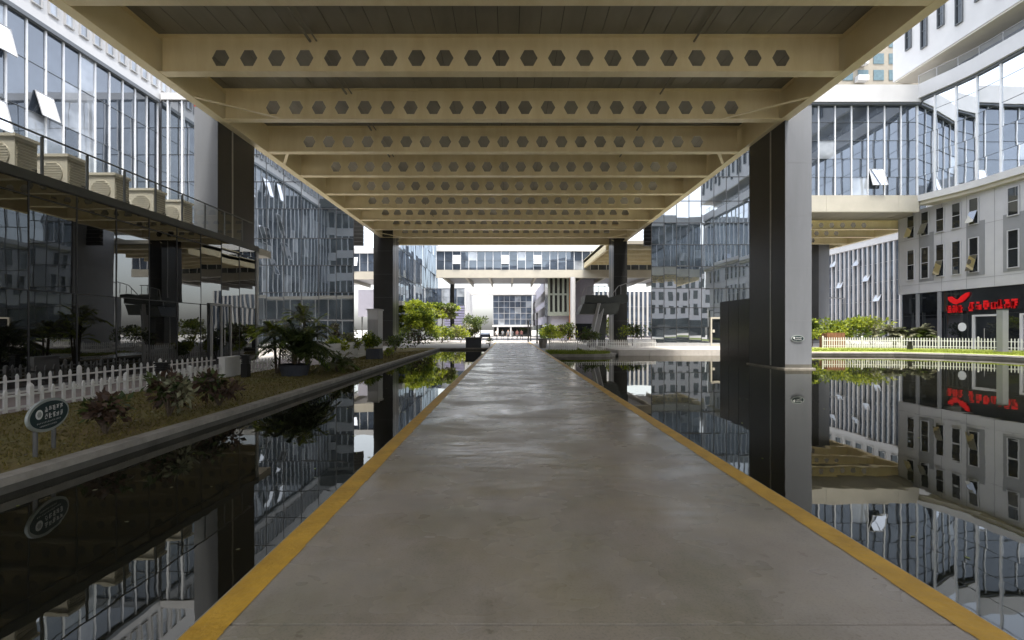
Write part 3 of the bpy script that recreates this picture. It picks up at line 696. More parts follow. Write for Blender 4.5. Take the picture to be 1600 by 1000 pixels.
# top storey overhanging a terrace
UX = 36.5
MB().box(UX, RX + 16, -6, 45, 25.1, 36).build('upper_wall', 'white', rb)
MB().box(UX + .05, UX + 3.2, -6, 44.9, 24.95, 25.1).build('upper_soffit', 'creamlight', rb)
MB().box(UX + 3.2, RX + 15.5, -6, 44, 23.05, 25.0).build('terrace_wall', 'midgrey', rb)
curtain(rb, [(UX + 3.15, 43.9), (UX + 3.15, -6)], 23.1, 24.95, 2.2, 'blueglass', 'mull', rows=(), mw=.06, md=.08, out=1, mulls=False, name='terrace_glass')
windows(rb, UX, [(43.2 - 1.62 * k, 26.4 if k % 2 else 27.2, 29.4) for k in range(30)], face=-1, fm='greymull', w=.5)
tr = MB().tube([(x + .15, yv, 24.1) for x, yv in band], .03, 8)
tro = tr.build('terrace_handrail', 'palegrey', rb)
tp = MB()
for a, c in zip(band[:-1], band[1:]):
    n = max(1, round((Vector(c) - Vector(a)).length / 1.8))
    for i in range(n):
        x, yv = Vector(a).lerp(Vector(c), i / n); tp.box(x + .13, x + .17, yv - .02, yv + .02, 23.1, 24.1)
tp.build('terrace_railing', 'palegrey', tro)
gp = MB()
for a, c in zip(band[:-1], band[1:]): gp.face([(a[0] + .15, a[1], 23.15), (c[0] + .15, c[1], 23.15), (c[0] + .15, c[1], 24.0), (a[0] + .15, a[1], 24.0)])
gp.build('railing_glass', 'railglass', tro)
# shop at ground level
SXF = RX + .6
MB().box(SXF + .2, RX + 15.8, -6, 45.5, 0, 4.9).build('shop_core', 'blackpanel', rb)
curtain(rb, [(SXF, -6), (SXF, 45.5)], 0.05, 4.93, 2.15, 'shopglass', 'dkmull', rows=(.58,), mw=.06, md=.06, out=-1, tilt=.004, tm='dkmull', name='shop_glass')
MB().box(SXF - .14, SXF - .03, -6, 45.4, 3.15, 4.9).build('shop_fascia', 'shopglass', rb)
for ya, yb in ((36.55, 38.5), (33.0, 34.9)):
    do = MB().box(SXF - .06, SXF - .03, ya, yb, .05, 2.65).build('shop_door', 'shopglass', rb)
    f = MB()
    for yv in (ya, yb): f.box(SXF - .16, SXF - .01, yv - .1, yv + .1, .02, 2.66)
    f.box(SXF - .16, SXF - .01, ya - .1, yb + .1, 2.66, 2.8); f.build('door_frame', 'white', do)
    MB().tube([(SXF - .14, (ya + yb) / 2 + .08, .9), (SXF - .14, (ya + yb) / 2 + .08, 1.7)], .025, 8).build('handle', 'strip', do)
MB().tube([(SXF - .05, 39.55, 1.82), (SXF - .03, 39.55, 1.82)], .36, 28).build('round_sticker', 'pale', rb)
for yv in (43.6, 41.4, 30.2, 26):
    MB().box(SXF - .34, SXF - .17, yv - .12, yv + .12, 0, 4.9).build('shop_column', 'midgrey', rb)
X0 = SXF - .26
def puts(mb, u0, u1, z0, z1): mb.box(X0, X0 + .09, 50 - u1, 50 - u0, z0, z1)  # u runs towards the camera
def dof(px): return X0 * F / (px - VX)
def run(pa, pb, za, zb, n, seed):
    y_a, y_b = dof(pa), dof(pb)
    for k in range(n):
        ch = MB(); w_ = (y_a - y_b) / n; glyphs(ch, 50 - y_a + w_ * k, za, w_ * 1.12, zb - za, 1, puts, seed + k, 4, .19)
        ch.build('sign_character', 'redsign', rb)
run(1479, 1504, 3.02, 3.66, 3, 11); run(1512, 1533, 3.08, 3.86, 2, 51); run(1536, 1590, 3.18, 3.92, 5, 71)
em = MB()
def yz(px, py): dd = dof(px); return (dd, EYE + (VY - py) * dd / F)
def flat(pts):
    q = [yz(*p_) for p_ in pts]; n = len(q); i = len(em.v)
    for xx in (X0, X0 + .09): em.v += [Vector((xx, a, c)) for a, c in q]
    em.f.append(tuple(i + k for k in reversed(range(n)))); em.f.append(tuple(i + n + k for k in range(n))); em.m += [0, 0]
    for k in range(n): em.f.append((i + k, i + (k + 1) % n, i + n + (k + 1) % n, i + n + k)); em.m.append(0)
flat([(1481, 464), (1486, 463.5), (1491, 467), (1496, 468.5), (1497.5, 472), (1495, 475.5), (1490, 475), (1484, 471.5), (1481, 468)])
flat([(1496, 468), (1502, 462), (1508, 458), (1514, 456.5), (1513, 462), (1508, 468), (1503, 472), (1497, 474)])
em.build('sign_emblem', 'redsign', rb)
wf = MB().box(SXF - .24, SXF - .145, -5, 17, 3.4, 4.8); wf.build('white_fascia', 'white', rb)
bt_ = MB(); glyphs(bt_, 50 - 12, 3.7, 9, .85, 6, lambda mb, u0, u1, z0, z1: mb.box(SXF - .27, SXF - .242, 50 - u1, 50 - u0, z0, z1), 21, 4)
bt_.build('fascia_lettering', 'darkcloth', rb)

# ------------------------------------------------------------------ far right: finned building and tower
fb_ = thing('finned_building', 'white building with vertical fins seen beneath the right link bridge', 'building', (60, 72, 0))
MB().box(52.2, 66, 58, 92, 0, 13.6).build('core', 'purple', fb_)
curtain(fb_, [(52, 58), (52, 92)], .3, 13.6, .95, 'farglass', 'white', rows=(.2, .4, .6, .8), mw=.2, md=.5, out=-1, tm='palegrey', opened=[(12, 11, 12, 1.2, .4), (10, 8.5, 9.5, 1.2, .4), (15.5, 8, 9, 1.2, .4), (8, 5.5, 6.5, 1.2, .4), (17, 11.5, 12.5, 1.2, .4)])
MB().box(51.6, 66, 57.8, 92.2, 13.6, 14.3).build('parapet', 'white', fb_)
MB().box(52.5, 66, 58.5, 92, 14.3, 19).build('upper_wall', 'offwhite', fb_)
windows(fb_, 52.5, [(60 + 2.2 * k, 15.1, 17.6) for k in range(14)], face=-1, fm='white', w=1.2)
tw = thing('apartment_tower', 'tall beige apartment tower with teal windows beyond the right link bridge roof', 'building', (70, 98, 0))
MB().box(64, 80, 92, 108, 0, 74).build('core', 'beige', tw)
for k in range(5):
    for zf in range(12):
        MB().box(64.8 + k * 3, 66.8 + k * 3, 91.9, 91.995, 34 + zf * 3.2, 36 + zf * 3.2).build('window', 'teal', tw)
for zf in range(12):
    for bx0 in (67.1, 76.4): MB().box(bx0, bx0 + 2.0, 90.8, 91.9, 33.5 + zf * 3.2, 34.5 + zf * 3.2).build('balcony', 'white', tw)

# ------------------------------------------------------------------ far end of the vista
def farbridge(label, x0, x1, y0, opened):
    fbr = thing('far_bridge', label, 'bridge', ((x0 + x1) / 2, y0 + 6, 9.2))
    curtain(fbr, [(x0, y0), (x1, y0)], 10.45, 13.15, 1.2, 'farglass', 'mull', rows=(.5,), mw=.08, md=.12, out=1, opened=[(q - x0, 11.2, 12.6, 1.05, .3) for q in opened], pale_share=.15)
    MB().box(x0, x1, y0 - .2, y0 + .5, 9.26, 10.4).build('edge_beam', 'creamlight', fbr)
    MB().box(x0 + .05, x1 - .05, y0 + .15, y0 + 16, 10.4, 13.1).build('core', 'midgrey', fbr)
    MB().box(x0, x1, y0 - .25, y0 + 16.2, 13.15, 13.95).build('parapet', 'white', fbr)
    MB().box(x0, x1, y0 + .5, y0 + 16, 9.9, 10.3).build('soffit', 'midgrey', fbr)
    for k in range(int((x1 - x0) / 3.5)): MB().box(x0 + .6 + 3.5 * k, x0 + .9 + 3.5 * k, y0 + .5, y0 + 16, 9.35, 9.9).build('beam', 'creamlight', fbr)
farbridge('glazed white bridge crossing the vista beyond the overhead bridge', -10.7, 30, 70, (-8.2, -1.1, 3.7, 24.3))
farbridge('short glazed white bridge glimpsed left of the dark far left pillar', -30, -20.2, 72, (-24,))
for x, yv, wd, m_, l in ((8.95, 69.0, .75, 'white', 'tall white round column under the far bridge, beside the stair'), (-9.9, 80, .7, 'pillardark', 'dark column under the left end of the far bridge')):
    r = thing('column', l, 'column', (x + wd / 2, yv, -.05))
    MB().lathe((x + wd / 2, yv, -.05), [(wd / 2, 0), (wd / 2, 9.3)], 20).build('shaft', m_, r, smooth=False)
    MB().lathe((x + wd / 2, yv, -.05), [(wd / 2 + .12, 0), (wd / 2 + .12, .3), (wd / 2 + .02, .34)], 20).build('base', 'pot', r)
lf = thing('blue_glass_building', 'blue glass building behind the left trees with a ledge above its ground floor', 'building', (-15, 70, 0))
curtain(lf, [(-13.2, 56), (-13.2, 88)], 5.0, 21, 1.6, 'farglass', 'greymull', rows=(.2, .4, .6, .8), mw=.05, md=.05, out=1, tilt=.02, pale_share=.1)
MB().prism([(-13.35, 56.1), (-13.35, 88), (-20, 88), (-15.4, 56.1)], 0, 21).build('core', 'midgrey', lf)
MB().prism([(-12.6, 55.9), (-12.6, 88), (-20, 88.1), (-15.2, 55.9)], 4.5, 5.0).build('ledge', 'palegrey', lf)
curtain(lf, [(-13.25, 56), (-13.25, 88)], .1, 4.5, 2.5, 'shopglass', 'white', rows=(.6,), mw=.1, md=.1, out=1, name='ground_floor_glass')
dw = thing('side_deck', 'cream side deck continuing beyond the end of the overhead bridge on the right', 'bridge', (14, 62, 11))
MB().box(11.1, 24, 54.2, 70, 11.4, 11.8).build('slab', 'creamlight', dw)
MB().box(11.1, 11.4, 54.2, 70, 10.7, 11.9).build('edge_girder', 'cream', dw)
for k in range(5): MB().box(11.4, 24, 55 + 3.2 * k, 55.3 + 3.2 * k, 10.9, 11.4).build('beam', 'orange' if k == 9 else 'cream', dw)
eb = thing('end_building', 'glass fronted building closing the far end of the vista', 'building', (1, 118, 0))
curtain(eb, [(-3.7, 112), (5.4, 112)], 2.7, 9.6, 1.3, 'farglass', 'palegrey', rows=(.2, .4, .6, .8), mw=.09, md=.1, out=1, tm='palegrey', tw=.09, pale_share=.06)
MB().box(-3.7, 5.4, 112.2, 124, 0, 9.7).build('core', 'midgrey', eb)
MB().box(-3.9, 5.6, 111.2, 112.3, 2.25, 2.65).build('canopy', 'white', eb)
for x in (-2.8, .3): MB().box(x, x + .35, 111.3, 111.7, 0, 2.25).build('canopy_post', 'white', eb)
MB().box(-15, 8.5, 111, 113, 9.75, 11.6).build('roof_bridge', 'offwhite', eb)
MB().box(-3.5, 5.2, 112.05, 112.15, .1, 2.2).build('entrance_glass', 'shopglass', eb)
lv = thing('louvred_building', 'lilac louvred building at the far left end of the vista', 'building', (-14, 106, 0))
MB().box(-22, -9.3, 100, 118, 0, 10.4).build('core', 'midgrey', lv)
curtain(lv, [(-22, 99.9), (-9.35, 99.9)], 6.8, 10.2, 1.5, 'farglass', 'palegrey', rows=(.5,), out=1, pale_share=.2)
lm = MB()
for k in range(9): lm.box(-13.5, -9.35, 99.7, 100, 1.8 + k * .55, 2.15 + k * .55)
lm.build('louvre', 'purple', lv)
MB().box(-9.3, -9.0, 99.8, 118, 0, 10.2).build('corner_fin', 'white', lv)
pw = thing('panelled_building', 'pale lilac panelled wall receding along the right side of the vista', 'building', (9, 96, 0))
MB().box(6.3, 14, 78, 126, 2.6, 10.5).build('core', 'lilac', pw)
MB().box(6.7, 14, 78, 126, 0, 2.6).build('ground_floor', 'shopglass', pw)
windows(pw, 6.3, [(80 + 2.6 * k, zz, zz + 1.5) for k in range(17) for zz in (4.0, 6.7)], face=-1, fm='palegrey', w=1.0)
gb = thing('grey_green_building', 'grey green building with tall vertical recesses beside the far white column', 'building', (7.6, 76, 0))
MB().box(5.95, 9.2, 72.3, 77.9, 3.7, 9.85).build('core', 'blackpanel', gb)
ff = MB()
for k in range(5): ff.box(5.95 + k * .72, 6.27 + k * .72, 72, 72.3, 4.3, 9.85)
ff.box(5.95, 9.2, 71.95, 72.3, 3.7, 4.3); ff.box(5.95, 9.2, 71.96, 72.3, 6.85, 7.1); ff.build('fin_frame', 'greenwall', gb)
MB().box(6.5, 9.1, 72.6, 77.9, 0, 3.7).build('ground_floor', 'lilac', gb)
MB().box(9.2, 9.5, 71.9, 72.4, 0, 9.85).build('edge_strip', 'orange', gb)
sb_ = thing('slatted_building', 'white slatted building behind the dark outdoor stair', 'building', (24, 98, 0))
MB().box(14.5, 34, 95.4, 110, 0, 9.2).build('core', 'purple', sb_)
curtain(sb_, [(14.5, 95), (34, 95)], .3, 9.2, .9, 'farglass', 'offwhite', rows=(.33, .66), mw=.35, md=.3, out=1, tm='palegrey')
kb_ = thing('vent_kiosk', 'small white slatted kiosk in front of the far left pillar', 'kiosk', (-9.4, 33, 0))
MB().box(-9.85, -9.1, 33, 34.2, 0, 2.95).build('body', 'white', kb_)
sl = MB()
for k in range(8): sl.box(-9.82 + k * .09, -9.77 + k * .09, 32.96, 32.999, .3, 2.3)
sl.build('slat_panel', 'palegrey', kb_); MB().box(-9.9, -9.05, 32.9, 34.3, 2.95, 3.05).build('cap', 'palegrey', kb_)
bn = thing('billboard', 'lilac and white billboard standing far off behind the small white kiosk', 'billboard', (-19.6, 66, 0))
MB().box(-21, -18.4, 66, 66.2, 3.4, 7.2).build('panel', 'lilac', bn)
for x in (-20.6, -18.9): MB().box(x, x + .15, 66.2, 66.35, 0, 7).build('post', 'steel', bn)

# ------------------------------------------------------------------ stair on the right
sr = thing('outdoor_stair', 'dark outdoor stair with two raised landings on a central pier', 'staircase', (9, 45, 0))
Ds = 45.0
def P(px, py, dy=0): v = at(px, py, Ds + dy); v.y = Ds + dy; return v
def slab(mb, pts, y0, y1):
    q = [at(*p_, Ds) for p_ in pts]; n = len(q); i = len(mb.v)
    for yy in (y0, y1): mb.v += [Vector((v.x, yy, v.z)) for v in q]
    mb.f.append(tuple(i + k for k in range(n))); mb.f.append(tuple(i + n + k for k in reversed(range(n)))); mb.m += [0, 0]
    for k in range(n): mb.f.append((i + k, i + n + k, i + n + (k + 1) % n, i + (k + 1) % n)); mb.m.append(0)
a = MB(); slab(a, [(909, 476), (967, 474), (961, 491), (903, 491)][::-1], 44.2, 46.6); a.build('lower_landing', 'stair', sr)
a = MB(); slab(a, [(915, 461), (949, 461), (956, 474), (913, 474)][::-1], 45.0, 47.5); a.build('upper_landing', 'stair', sr)
a = MB(); slab(a, [(950, 465), (970, 460), (982, 461), (982, 472), (958, 474)][::-1], 45.2, 48.0); a.build('upper_flight', 'stair', sr)
a = MB(); slab(a, [(936, 490), (949, 490), (946, 542), (938, 542)][::-1], 45.2, 46.2); a.build('pier', 'stair', sr)
MB().obb(P(936, 474, -1.0), P(921, 540, -2.0), .3, .12).obb(P(938, 478, -.4), P(924, 541, -1.6), .9, .1).build('lower_flight', 'palegrey', sr)
rr = MB().tube([P(903, 478, -.5), P(913, 450), P(922, 447), P(948, 447)], .04, 6).tube([P(955, 462, .4), P(966, 447), P(984, 441)], .04, 6)
for px, y0_, y1_ in ((916, 450, 461), (925, 447, 461), (935, 447, 461), (945, 447, 461), (962, 452, 462), (970, 447, 460), (979, 443, 460)): rr.tube([P(px, y0_), P(px, y1_)], .025, 6)
rr.build('handrail', 'palegrey', sr)
rg = MB(); rg.face([P(917, 448), P(947, 448), P(947, 461), P(917, 461)]); rg.build('railing_glass', 'railglass', sr)

# ------------------------------------------------------------------ picket fences
def fence(label, pts, h, pitch=.16, section=2.4, zb=-.04, pw=.055):
    r = thing('picket_fence', label, 'fence', (pts[0][0], pts[0][1], zb), 'white picket fences')
    for a, b in zip(pts[:-1], pts[1:]):
        a, b = Vector((*a, zb)), Vector((*b, zb)); L_ = (b - a).length; n = max(1, round(L_ / section)); u = (b - a).normalized(); nr = Vector((u.y, -u.x, 0))
        for i in range(n):
            p0 = a + (b - a) * (i / n); p1 = a + (b - a) * ((i + 1) / n); m_ = MB(); k = max(2, round((p1 - p0).length / pitch))
            for z in (.22, .72): m_.obb(p0 + Vector((0, 0, h * z)), p1 + Vector((0, 0, h * z)), .025, .045)
            for j in range(1, k):
                q = p0 + (p1 - p0) * (j / k); hh = h * (.97 + random.uniform(-.01, .01)); x = u * (pw / 2); t = nr * .018
                base = q + Vector((0, 0, .03)); m2 = [base - x, base + x, base + x + Vector((0, 0, hh - .06)), base + Vector((0, 0, hh)), base - x + Vector((0, 0, hh - .06))]
                i0 = len(m_.v); m_.v += [v + t for v in m2] + [v - t for v in m2]
                m_.f += [(i0, i0 + 1, i0 + 2, i0 + 3, i0 + 4), (i0 + 9, i0 + 8, i0 + 7, i0 + 6, i0 + 5)]; m_.m += [0, 0]
                for s_ in range(5): e = (s_ + 1) % 5; m_.f.append((i0 + s_, i0 + 5 + s_, i0 + 5 + e, i0 + e)); m_.m.append(0)
            m_.build('picket_panel', 'picket', r)
            q = p0; MB().box(q.x - .04, q.x + .04, q.y - .04, q.y + .04, zb, zb + h * 1.04).lathe((q.x, q.y, zb + h * 1.04), [(.055, 0), (.055, .02), (.03, .06), (.005, .08)], 8).build('post', 'picket', r)
    return r
fence('front white picket fence along the grass bed by the oval sign', [(-9.7, 2.4), (-9.7, 14.4), (-9.75, 20)], .47, .25, 2.5, pw=.06)
fence('rear white picket fence against the dark pavilion walkway', [(-11.9, 4), (-11.9, 19.2)], .56, .28, 2.8, pw=.06)
fence('white picket fence behind the big palm, ending at the small kiosk', [(-8.75, 22), (-8.6, 25), (-8.95, 30)], .95, .14)
fence('white picket fence beyond the left walkway, nearest the glass block', [(-12.4, 26), (-9.6, 31)], .95, .14)
fence('white picket fence across the terrace behind the rounded grass bank', [(3.2, 37.2), (9.8, 37.2), (12.0, 38.5)], .85, .15)
fence('white picket fence in front of the shop with the red sign', [(24.8, 37.4), (30.6, 36.9), (34.1, 34.4), (35.7, 31.6), (35.9, 25)], .85, .17, zb=.14)
gbd = thing('gate_post', 'wide white gate post at the bend of the left fence', 'post', (-9.7, 16.3, -.04))
MB().box(-9.8, -9.6, 16.0, 16.9, -.04, .62).build('panel', 'picket', gbd); MB().box(-9.83, -9.57, 15.97, 16.93, .62, .67).build('cap', 'picket', gbd)
# bollards and posts
def bollard(x, y, w_, h_, label, zb=-.04):
    r = thing('bollard_light', label, 'bollard', (x, y, zb), 'dark bollard lights')
    MB().box(x - w_ / 2, x + w_ / 2, y - w_ / 2, y + w_ / 2, zb, zb + h_ * .62).build('body', 'black', r)
    l = MB()
    for k in range(4): l.box(x - w_ / 2, x + w_ / 2, y - w_ / 2, y + w_ / 2, zb + h_ * (.65 + .07 * k), zb + h_ * (.69 + .07 * k))
    l.box(x - w_ * .36, x + w_ * .36, y - w_ * .36, y + w_ * .36, zb + h_ * .62, zb + h_ * .93); l.build('louvre_head', 'black', r)
    MB().box(x - w_ / 2 - .015, x + w_ / 2 + .015, y - w_ / 2 - .015, y + w_ / 2 + .015, zb + h_ * .93, zb + h_).build('cap', 'black', r)
bollard(-9.95, 13.6, .27, .70, 'black louvred bollard behind the middle bronze shrub on the left')
bollard(-9.0, 16.2, .22, .78, 'black bollard on the grass beside the left gate post')
bollard(29.3, 34.6, .24, .72, 'black bollard on the lawn before the right picket fence', .02)
gp_ = thing('light_column', 'dark grey square light column on the lawn before the shop', 'light column', (32.3, 31, .02))
MB().box(32.12, 32.5, 30.8, 31.2, .02, 2.9).build('shaft', 'midgrey', gp_); MB().box(32.0, 32.62, 30.68, 31.32, .02, .22).build('base', 'pot', gp_); MB().box(32.1, 32.52, 30.78, 31.22, 2.9, 2.98).build('cap', 'black', gp_)
for x, yv, h_, l in ((3.4, 57, 3.4, 'tall dark light pole nearest the path on its right'), (2.55, 62, 2.6, 'dark light pole farther along the right of the path'), (3.05, 66, 2.2, 'short dark light pole behind the other poles')):
    r = thing('light_pole', l, 'light pole', (x, yv, -.05)); MB().lathe((x, yv, -.05), [(.13, 0), (.13, .12), (.09, .16), (.09, h_)], 10).build('shaft', 'black', r)
    MB().lathe((x, yv, h_ - .05), [(.11, 0), (.11, .25), (.06, .3)], 10).build('lamp_head', 'black', r)
lp = thing('street_lamp', 'slim white street lamp with a single arm behind the right hedge', 'street lamp', (34.4, 48.5, -.05))
MB().lathe((34.4, 48.5, -.05), [(.16, 0), (.16, .3), (.11, .35), (.075, 4.85)], 10).build('pole', 'palegrey', lp)
MB().tube([(34.4, 48.5, 4.75), (33.3, 48.5, 4.85)], .045, 8).build('arm', 'palegrey', lp); MB().box(32.9, 33.5, 48.38, 48.62, 4.8, 4.9).build('lamp_head', 'palegrey', lp)
# ------------------------------------------------------------------ oval sign by the left pool
sp = Vector((-6.05, 6.02, -.04)); u = Vector((-.33, .94, 0)).normalized(); nn = Vector((u.y, -u.x, 0))
so = thing('oval_sign', 'dark green oval sign with pale lettering on two steel posts by the left pool', 'sign', sp)
for t in (.05, .46):
    q = sp + u * t; MB().tube([q, q + Vector((0, 0, .42))], .026, 12).build('post', 'steel', so, smooth=False)
cen = sp + u * .26 + Vector((0, 0, .515)) + nn * .02
def oval(a, c, d0, d1, cc=cen, n=40):
    mb = MB(); ring = [(a * math.cos(2 * math.pi * k / n), c * math.sin(2 * math.pi * k / n)) for k in range(n)]
    i = 0
    for dd_ in (d0, d1): mb.v += [cc + u * x + Vector((0, 0, z)) + nn * dd_ for x, z in ring]
    mb.f.append(tuple(range(n))[::-1]); mb.f.append(tuple(n + k for k in range(n))); mb.m += [0, 0]
    for k in range(n): mb.f.append((k, (k + 1) % n, n + (k + 1) % n, n + k)); mb.m.append(0)
    return mb
rim = oval(.47, .215, 0, .03).build('board', 'signrim', so); fc = oval(.425, .178, .03, .036).build('sign_face', 'signgreen', rim)
def pso(mb, u0, u1, z0, z1):
    mb.face([cen + u * a_ + Vector((0, 0, z_)) + nn * .039 for a_, z_ in ((u0, z0), (u1, z0), (u1, z1), (u0, z1))])
lt = MB(); glyphs(lt, -.13, .045, .44, .072, 5, pso, 31, 4); glyphs(lt, -.13, -.045, .44, .072, 5, pso, 32, 4)
for k in range(2): glyphs(lt, -.30 + .06 * k, -.092 - .045 * k, .55 - .16 * k, .022, 16, pso, 40 + k, 2)
lt.build('lettering', 'pale', fc)
oval(.075, .062, .036, .039, cen + u * -.245 + Vector((0, 0, .035)), 24).build('emblem', 'pale', fc)
oval(.05, .04, .039, .041, cen + u * -.245 + Vector((0, 0, .035)), 6).build('emblem', 'signrim', fc)

# ------------------------------------------------------------------ plants
def cloud(mb, c, rad, n, size, mats, flat=1.0):
    for _ in range(n):
        d = Vector((random.gauss(0, 1), random.gauss(0, 1), random.gauss(0, 1))).normalized(); r = rad * random.random() ** .4
        p = Vector(c) + Vector((d.x * r, d.y * r, d.z * r * flat))
        dd_ = (d + Vector((random.gauss(0, .6), random.gauss(0, .6), random.gauss(0, .6)))).normalized(); s_ = size * random.uniform(.6, 1.3)
        mb.leaf(p, dd_, (random.gauss(0, 1), random.gauss(0, 1), random.gauss(0, 1) + 1), s_, s_ * .5, random.choice(mats))
def frond(mb, base, az, el, L_, droop, n=12, ll=.35, lw=.04, m=0):
    base = Vector(base); h = Vector((math.cos(az), math.sin(az), 0)); side = Vector((-h.y, h.x, 0)); prev = base
    for k in range(1, n + 1):
        t = k / n; p = base + h * (L_ * t * math.cos(el) * (1 - .12 * t)) + Vector((0, 0, L_ * (math.sin(el) * t - droop * t * t)))
        d = (p - prev).normalized(); mb.obb(prev, p, .012, .012, m)
        if t > .15:
            l = ll * (1 - abs(2 * t - 1.05) ** 2 * .6)
            for s_ in (-1, 1): mb.leaf(p, side * s_ * .8 + d * .65 + Vector((0, 0, -.25 + random.uniform(-.15, .15))), Vector((0, 0, 1)), l * random.uniform(.85, 1.1), lw, m)
        prev = p
def shrub(label, x, y, h, wd, mats, n=220, zb=-.04, leaf=.11, group='shrubs', clumps=7, name='shrub', stems=5):
    r = thing(name, label, 'shrub', (x, y, zb), group); mb = MB(); sb = MB()
    for k in range(clumps):
        a = random.uniform(0, 6.28); q = random.random() ** .6 * wd * .36; c = (x + q * math.cos(a), y + q * math.sin(a), zb + h * random.uniform(.38, .82))
        cloud(mb, c, wd * random.uniform(.16, .26), n // clumps, leaf, [k % len(mats)] * 3 + [random.randrange(len(mats))], .75)
        if k < stems: sb.tube([(x, y, zb), (x + .5 * (c[0] - x), y + .5 * (c[1] - y), zb + h * .3), c], [.018, .014, .006], 5)
    mb.build('foliage', mats, r); sb.build('stem', 'bark', r); return r
def palmbush(label, x, y, h, L_, n, mats, zb=-.04, stems=4, ll=.32, lw=.045, trunk=.3, group='shrubs', name='palm_shrub', droop=.55):
    r = thing(name, label, 'palm', (x, y, zb), group); mb = MB(); sb = MB()
    for s_ in range(stems):
        a = random.uniform(0, 6.28); bx, by = x + .12 * L_ * math.cos(a), y + .12 * L_ * math.sin(a); tz = zb + h * trunk * random.uniform(.6, 1.2)
        sb.tube([(x + .3 * (bx - x), y + .3 * (by - y), zb), (bx, by, tz)], [.04, .03], 6)
        for k in range(n // stems):
            frond(mb, (bx, by, tz), a + random.gauss(0, 1.3), random.uniform(.35, 1.35), L_ * random.uniform(.7, 1.1), droop * random.uniform(.6, 1.2), 11, ll, lw, random.randrange(len(mats)))
    mb.build('fronds', mats, r); sb.build('stem', 'bark', r); return r
shrub('small bronze leaved shrub on the bed just behind the oval sign', -6.3, 7.4, .68, .62, ['leafred', 'leafdark', 'leafred'], 420, leaf=.13, clumps=12, name='bronze_shrub', stems=9)
shrub('wide bronze and green shrub, second from the oval sign along the bed', -6.35, 8.85, .86, .95, ['leafred', 'leafdark', 'leafgrey'], 560, leaf=.15, clumps=15, name='bronze_shrub', stems=10)
shrub('dark purple shrub, third from the oval sign along the bed', -6.2, 10.15, .74, .8, ['leafred', 'leafdark', 'leafred'], 480, leaf=.14, clumps=12, name='bronze_shrub', stems=9)
palmbush('big dark feathery palm cluster on the left bed before the glass block', -7.6, 16.8, 2.1, 1.65, 130, ['leafdark', 'leafmid', 'leafdark', 'leafdark'], ll=.5, lw=.065, trunk=.45, stems=10, name='palm_cluster', droop=.6)
palmbush('yellowish palm rising left of the big palm cluster beside the gate post', -8.6, 17.6, 2.2, 1.1, 44, ['leafyel', 'leafgrey', 'leafyel'], ll=.4, lw=.07, trunk=.75, stems=3, name='yellow_palm')
cp = thing('planter_tub', 'dark round tub at the foot of the big palm cluster', 'planter', (-7.6, 16.8, -.04)); MB().lathe((-7.6, 16.8, -.04), [(.42, 0), (.52, .38), (.55, .42), (.48, .42), (.45, .34)], 20).build('tub', 'planterdark', cp)
palmbush('small arching palm to the right of the big palm cluster', -6.6, 18.4, 1.0, 1.15, 34, ['leafgrey', 'leafmid'], ll=.36, lw=.06, trunk=.25, stems=3, droop=.7)
palmbush('tall yellow fronded palm behind the big palm cluster', -8.2, 19.3, 2.6, 1.2, 44, ['leafyel', 'leafyel', 'leafgrey'], ll=.42, lw=.07, trunk=.7, stems=4, name='yellow_palm')
shrub('bright yellow green round shrub behind the left picket fence', -9.0, 24.6, 1.35, 1.3, ['leafyel', 'leafmid'], 1100, leaf=.16)
shrub('grey green flowering shrub behind the left picket fence', -9.1, 26.8, 1.5, 1.4, ['leafgrey', 'leafyel'], 1100, leaf=.16)
shrub('tall spiky shrub with pinkish tip between the left fence and glass block', -9.9, 27.2, 2.5, .9, ['leafgrey', 'leafred'], 420, leaf=.16, clumps=9)
shrub('mid green shrub beside the small white kiosk', -8.6, 29.5, 1.7, 1.6, ['leafmid', 'leafyel'], 1100, leaf=.18)
bx_ = thing('planter_box', 'dark square planter box on the bed near the small kiosk', 'planter', (-7.4, 26.2, -.04)); MB().box(-7.85, -7.1, 26, 26.7, -.04, .55).build('box', 'planterdark', bx_); MB().box(-7.8, -7.15, 26.05, 26.65, .5, .56).build('soil', 'soil', bx_)
shrub('low yellowish shrub beside the dark square planter box', -6.9, 27.2, .7, .9, ['leafyel', 'leafgrey'], 260, leaf=.14)
shrub('dark low shrub at the foot of the far left pillar', -8.6, 36.0, 1.3, 2.2, ['leafdark', 'leafmid'], 600, leaf=.2)
shrub('dark shrub under the yellow green tree at the end of the left pool', -8.6, 43.5, 2.0, 3.0, ['leafdark', 'leafred', 'leafmid'], 900, leaf=.22, clumps=12)
def tree(label, x, y, h, crown_r, mats, zb=-.04, n=14, lf=110, size=.26, flat=.7, trunk=.09, ch=.62, name='tree', group='trees'):
    r = thing(name, label, 'tree', (x, y, zb), group); tb = MB(); mb = MB(); top = Vector((x + random.uniform(-.1, .1), y, zb + h * ch))
    tb.tube([(x, y, zb), (x + random.uniform(-.06, .06), y, zb + h * .3), top], [trunk, trunk * .8, trunk * .5], 8)
    for k in range(n):
        a = k * 2.4 + random.uniform(-.4, .4); q = crown_r * (.25 + .7 * random.random()); c = Vector((x + q * math.cos(a), y + q * math.sin(a), zb + h * random.uniform(ch - .12, .93)))
        tb.tube([top - Vector((0, 0, h * .12)), top.lerp(c, .5) + Vector((0, 0, .1)), c], [trunk * .4, trunk * .28, trunk * .1], 5)
        cloud(mb, c, crown_r * random.uniform(.24, .42), lf, size, [k % len(mats)] * 4 + [random.randrange(len(mats))], flat)
    mb.build('crown', mats, r); tb.build('trunk', 'bark', r); return r
tree('bright yellow green tree beside the far left pillar', -11.1, 58.0, 5.3, 2.0, ['leafyel', 'leafyel', 'leafmid'], n=30, lf=170, size=.36, ch=.5)
